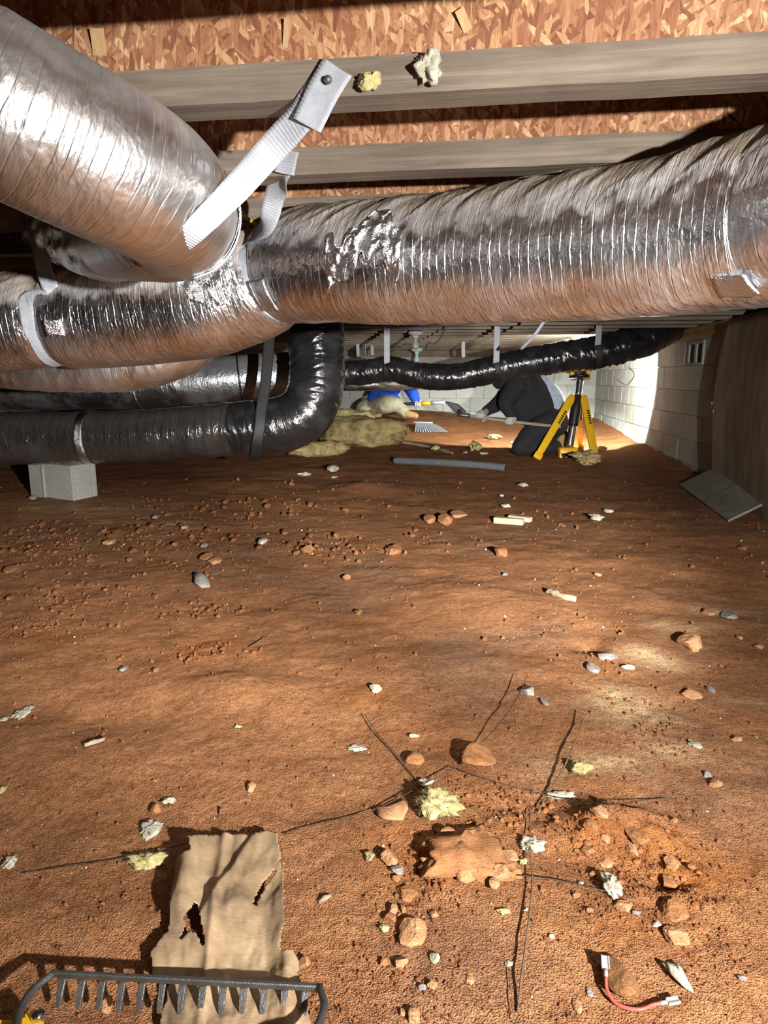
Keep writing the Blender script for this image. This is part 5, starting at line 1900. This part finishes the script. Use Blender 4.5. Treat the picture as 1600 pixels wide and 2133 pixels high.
wire([(760, 1497), (785, 1535), (820, 1572), (848, 1605), (868, 1628)], [.0016, .0022, .0026, .0028, .0024], 'twig', 'twig', 'straight dark twig slanting down to the white wisp', 'twig', zs=[.014, .012, .010, .008, .006], rough=.001)
wire([(1097, 1437), (1086, 1462), (1062, 1500), (1030, 1537), (1000, 1562)], .0019, 'wire', 'bent_wire', 'curved dark wire rising from the round brown clod', 'wire', zs=[.045, .040, .034, .026, .016])
wire([(1222, 1505), (1205, 1545), (1183, 1595), (1165, 1630), (1140, 1665), (1119, 1702)], [.0022, .0026, .003, .003, .0028, .002], 'twig', 'twig', 'thick leaning twig beside the bright cream tuft', 'twig', zs=[.03, .028, .022, .018, .014, .008], rough=.0012)
wire([(592, 1742), (660, 1728), (750, 1705), (820, 1678), (885, 1645), (948, 1615)], .0016, 'wire', 'long_wire', 'long thin wire running from the torn paper up to the wire joint', 'wire', zs=[.006, .010, .010, .012, .016, .02])
wire([(950, 1616), (1000, 1632), (1050, 1645), (1110, 1660), (1180, 1678), (1260, 1686), (1330, 1678), (1388, 1667)], .0016, 'wire', 'long_wire', 'long thin wire running right from the wire joint across the twig', 'wire', zs=[.02, .016, .014, .016, .016, .014, .012, .006])
wire([(46, 1822), (110, 1815), (240, 1797), (330, 1780), (405, 1764)], .0016, 'wire', 'long_wire', 'long thin wire at the left ending under the torn paper', 'wire', zs=[.004, .006, .007, .010, .012])
wire([(1106, 1690), (1103, 1740), (1105, 1800), (1108, 1860), (1102, 1920), (1094, 1985), (1086, 2045), (1078, 2112)], [.0014, .0016, .0017, .0019, .0022, .0024, .0024, .002], 'twig', 'upright_wire', 'long dark wire running down the lower middle of the picture', 'wire', zs=[.01, .012, .014, .014, .014, .014, .012, .004], rough=.0008)
wire([(1062, 1827), (1110, 1838), (1180, 1851), (1250, 1866), (1325, 1876)], .0018, 'wire', 'short_wire', 'short straight wire crossing the upright wire to the pointed tuft', 'wire', zs=[.006, .012, .014, .012, .006])
wire([(1060, 2022), (1064, 2070), (1070, 2133)], .0011, 'twig', 'twig', 'very thin twig at the bottom left of the upright wire', 'twig', zs=[.004, .006, .006])
wire([(1140, 1236), (1160, 1242), (1180, 1249), (1200, 1254)], [.009, .010, .0095, .008], 'twigpale', 'wood_stick', 'short pale rolled stick right of the dirt centre', 'stick', .008, nseg=12, rough=.006)
wire([(176, 1558), (198, 1551), (218, 1543)], [.004, .005, .004], 'twigpale', 'wood_stick', 'short pale stick with twig bits in the left dirt', 'stick', .005, nseg=8, rough=.003)
wire([(664, 1884), (676, 1876), (690, 1870)], [.002, .0045, .002], 'twigpale', 'wood_splinter', 'pale splinter between torn paper and square stone', 'splinter', .004, nseg=8)
wire([(836, 915), (865, 924), (897, 934)], [.016, .018, .012], 'twigpale', 'wood_splinter', 'long flat wood splinter right of the tan batt', 'splinter', .012, nseg=8)
wire([(905, 935), (925, 941), (943, 947)], [.012, .022, .010], 'twigpale', 'wood_splinter', 'short wood splinter left of the cream wool ball', 'splinter', .014, nseg=8)
wire([(520, 1350), (538, 1340), (552, 1328)], [.001, .002, .001], 'twig', 'twig', 'small dark twig in the dirt left of centre', 'twig', .004)
wire([(1568, 1535), (1578, 1540)], [.0016, .002], 'twigpale', 'wood_splinter', 'tiny pale splinter near the right edge', 'splinter', .003)
wire([(458, 1685), (459, 1700)], [.0018, .0016], 'twig', 'twig', 'tiny dark twig above the torn paper', 'twig', .004)

# two pale wood blocks
for (x0, y0, x1, y1, h_, lab) in ((1027, 1091, 1088, 1096, .032, 'nearer pale pine offcut of two on the dark dirt'), (1057, 1084, 1102, 1090, .026, 'farther pale pine offcut touching the nearer one')):
    a, b = gnd(x0, y0), gnd(x1, y1)
    d = unit(b - a)
    s_ = unit(np.cross((0, 0, 1), d))
    c = (a + b) / 2 + s_ * .022 + [0, 0, h_ / 2 + .002]
    o = put('wood_offcut', *bevel_mesh(*obox(c, d * np.linalg.norm(b - a) / 2, s_ * .020, np.array([0, 0, h_ / 2])), .003), MAT['woodblock'], smooth=False)
    tag(o, lab, 'wood block', 'pine offcuts')

# red jumper wire with crimp terminals
rw = thing('jumper_wire', 'short red wire with metal crimp ends beside the big brown stone', 'wire', gnd(1300, 2105))
pr = [(1261, 2054), (1263, 2075), (1278, 2096), (1305, 2108), (1335, 2111), (1360, 2103), (1377, 2101)]
P = []
for k, (a, b) in enumerate(pr):
    p = gnd(a, b)
    p[2] += [.016, .011, .007, .006, .006, .007, .008][k]
    P.append(p)
put('insulation', *tube(P, .0021, 12, .004), MAT['redwire'], rw)
for e, nx, w_ in ((P[0], P[0] + (P[0] - P[1]), .0042), (P[-1], P[-1] + (P[-1] - P[-2]), .0034)):
    d = unit(nx - e)
    s_ = unit(np.cross(d, (0, 0, 1)))
    u = np.cross(s_, d)
    tm = put('terminal', *tube([e - d * .002, e + d * .007], .0025, 10, .003), MAT['terminal'], rw)
    bits = [obox(e + d * .015, d * .0075, s_ * w_, u * .0006), obox(e + d * .015 + s_ * w_, d * .0075, s_ * .0007, u * .002), obox(e + d * .015 - s_ * w_, d * .0075, s_ * .0007, u * .002)]
    put('spade', *join(bits), MAT['terminal'], tm, smooth=False)

# ---- torn kraft paper
outline = np.array([(432, 1752), (450, 1746), (515, 1745), (520, 1756), (556, 1745), (580, 1757), (584, 1790), (587, 1830), (593, 1840), (594, 1925), (596, 1950), (584, 1985), (588, 2000), (612, 2000), (626, 2020), (625, 2050), (638, 2075), (642, 2110), (650, 2133), (652, 2170),
                    (330, 2170), (332, 2120), (345, 2080), (350, 2050), (318, 2040), (314, 1998), (332, 1975), (350, 1950), (352, 1925), (362, 1840), (370, 1805), (400, 1800), (392, 1775)], float)
hole = np.array([(410, 1905), (402, 1926), (386, 1938), (390, 1952), (374, 1972), (392, 1958), (408, 1962), (424, 1986), (421, 1955), (414, 1930)], float)
crack = np.array([(570, 1832), (548, 1858), (532, 1895), (528, 1905), (533, 1905), (552, 1860), (573, 1834)], float)


def inside(poly, x, y):
    c = np.zeros(x.shape, bool)
    j_ = len(poly) - 1
    for i_ in range(len(poly)):
        xi, yi = poly[i_]
        xj, yj = poly[j_]
        c ^= ((yi > y) != (yj > y)) & (x < (xj - xi) * (y - yi) / (yj - yi + 1e-9) + xi)
        j_ = i_
    return c


step = 3.0
us, vs = np.arange(306, 660, step), np.arange(1738, 2172, step)
UU, VV = np.meshgrid(us, vs)
jx = UU + 2.2 * fbm(UU * .11, VV * .11, 0, 2, 3)
jy = VV + 2.2 * fbm(UU * .11, VV * .11, 5.5, 2, 4)
rr_ = np.stack([ray(a, b) for a, b in zip(UU.ravel(), VV.ravel())])
G = CAM + rr_ * ((.012 - CAM[2]) / rr_[:, 2])[:, None]
gz = ground(G[:, 0], G[:, 1]).reshape(UU.shape)
keep = inside(outline, jx, jy) & ~inside(hole, jx, jy) & ~inside(crack, jx, jy)
# smooth the ground under the stiff paper and raise folds
sm_ = gz.copy()
for _ in range(40):
    sm_ = (np.roll(sm_, 1, 0) + np.roll(sm_, -1, 0) + np.roll(sm_, 1, 1) + np.roll(sm_, -1, 1)) / 4
lift = .018 + .007 * fbm(UU * .012, VV * .012, 0, 2, 8) + .0025 * fbm(UU * .05, VV * .03, 0, 2, 9)
lift += .020 * np.exp(-((UU - 385 + .12 * (VV - 1850)) / 30) ** 2) * sstep(1960, 1900, VV)              # rolled left flank
ridge = 470 - (VV - 1745) * .14
lift += .006 * np.exp(-((UU - ridge) / 10) ** 2)                                                        # centre crease
fold = (UU - 455) + (VV - 1850) * .62
lift += .010 * sstep(0, 16, fold) * sstep(1990, 1900, VV) * sstep(590, 480, UU)
lift += .012 * np.exp(-((UU - 600) / 30) ** 2)
lift = np.maximum(lift, gz - sm_ + .003)
Vp = np.stack([G[:, 0].reshape(UU.shape), G[:, 1].reshape(UU.shape), sm_ + lift], -1)
n, m = UU.shape
fk = keep[:-1, :-1] & keep[1:, :-1] & keep[1:, 1:] & keep[:-1, 1:]
ix = np.argwhere(fk)
Q = [(a * m + b, (a + 1) * m + b, (a + 1) * m + b + 1, a * m + b + 1) for a, b in ix]
used = sorted({i_ for q in Q for i_ in q})
mp = {v: k for k, v in enumerate(used)}
o = put('paper_sheet', Vp.reshape(-1, 3)[used], [tuple(mp[i_] for i_ in q) for q in Q], MAT['paper'])
s_ = o.modifiers.new('thick', 'SOLIDIFY')
s_.thickness = .0012
tag(o, 'torn brown kraft paper sheet with a hole lying under the rake', 'paper')

# ---- garden rake at the bottom edge
tipL, tipR = gnd(132, 2077), gnd(648, 2102)
gr = thing('garden_rake', 'grey steel garden rake head with thirteen teeth at the bottom edge', 'rake', (tipL + tipR) / 2)
hB = .038
zb_ = max(tipL[2], tipR[2]) + .004
bl_, br_ = at(113, 2026, .0), at(665, 2055, .0)
rL, rR = ray(113, 2028), ray(666, 2057)
bl_ = CAM + rL * ((zb_ + hB - CAM[2]) / rL[2])
br_ = CAM + rR * ((zb_ + hB - CAM[2]) / rR[2])
d = unit(br_ - bl_)
s_ = unit(np.cross((0, 0, 1), d))
hb2 = put('head_bar', *bevel_mesh(*obox((bl_ + br_) / 2, d * np.linalg.norm(br_ - bl_) / 2, s_ * .0030, (0, 0, .0040)), .0012), MAT['steel'], gr, smooth=False)
for k in range(13):
    f = (k + .45) / 13.15
    b = bl_ * (1 - f) + br_ * f - np.array([0, 0, .004])
    tip = b - np.array([0, 0, hB - .012]) - s_ * .012
    V = []
    for t, w_ in ((0, .0042), (.55, .0038), (1.0, .0026)):
        c = b * (1 - t) + tip * t - s_ * .004 * math.sin(t * 2)
        V += [c + d * sx_ * w_ + s_ * sy_ * .0030 for sx_, sy_ in ((-1, -1), (1, -1), (1, 1), (-1, 1))]
    Q = [(3, 2, 1, 0), (8, 9, 10, 11)]
    for q_ in range(2):
        for j_ in range(4):
            Q.append((q_ * 4 + j_, q_ * 4 + (j_ + 1) % 4, q_ * 4 + 4 + (j_ + 1) % 4, q_ * 4 + 4 + j_))
    put('tooth', *bevel_mesh(np.array(V), Q, .0008), MAT['steel'], gr, smooth=False)
soc = (bl_ + br_) / 2 - s_ * .26 + np.array([0, 0, .05])
for e, sg, px in ((bl_, 1, 90), (br_, -1, 657)):
    p1 = e - s_ * .035 + d * -.010 * sg + [0, 0, .006]
    p2 = e - s_ * .085 + d * .006 * sg + [0, 0, .016]
    p3 = (e - s_ * .16 + [0, 0, .03]) * .55 + (soc + s_ * .06) * .45
    put('bow_arm', *tube([e + [0, 0, .002], p1, p2, p3, soc], [.0042, .0048, .0050, .005, .006], 12, .006), MAT['steel'], gr)
put('ferrule', *tube([soc + s_ * .03, soc - s_ * .08 + [0, 0, .02]], [.012, .015], 16, .01), MAT['steel'], gr)
put('handle', *tube([soc - s_ * .08 + [0, 0, .02], soc - s_ * .45 + [0, 0, .10]], [.014, .015], 16, .03), MAT['ash'], gr)

# ---- yellow stepped bracket at the lower left corner
g = onz(40, 2125, .03)
yb_ = thing('yellow_bracket', 'yellow stepped metal bracket with a bolt in the lower left corner', 'bracket', (g[0], g[1], gh(g[0], g[1])))
bits = []
for (x0, y0, x1, y1) in ((-10, 2122, 30, 2175), (26, 2117, 54, 2175), (50, 2108, 66, 2175), (62, 2102, 89, 2175)):
    q = [onz(x0, y0, .046), onz(x1, y0, .046), onz(x1, y1, .046), onz(x0, y1, .046)]
    V = np.array([p - [0, 0, .034] for p in q[::-1]] + [p for p in q[::-1]])
    bits.append(bevel_mesh(V, BOXF, .0015))
put('plate', *join(bits), MAT['yellow'], yb_, smooth=False)
b = onz(80, 2122, .047)
put('bolt', *tube([b, b + [0, 0, .006]], .0075, 6, .002), MAT['chrome'], yb_, smooth=False)
b2 = onz(80, 2122, .053)
put('bolt_stud', *tube([b2, b2 + [0, 0, .005]], .004, 10, .002), MAT['chrome'], yb_)
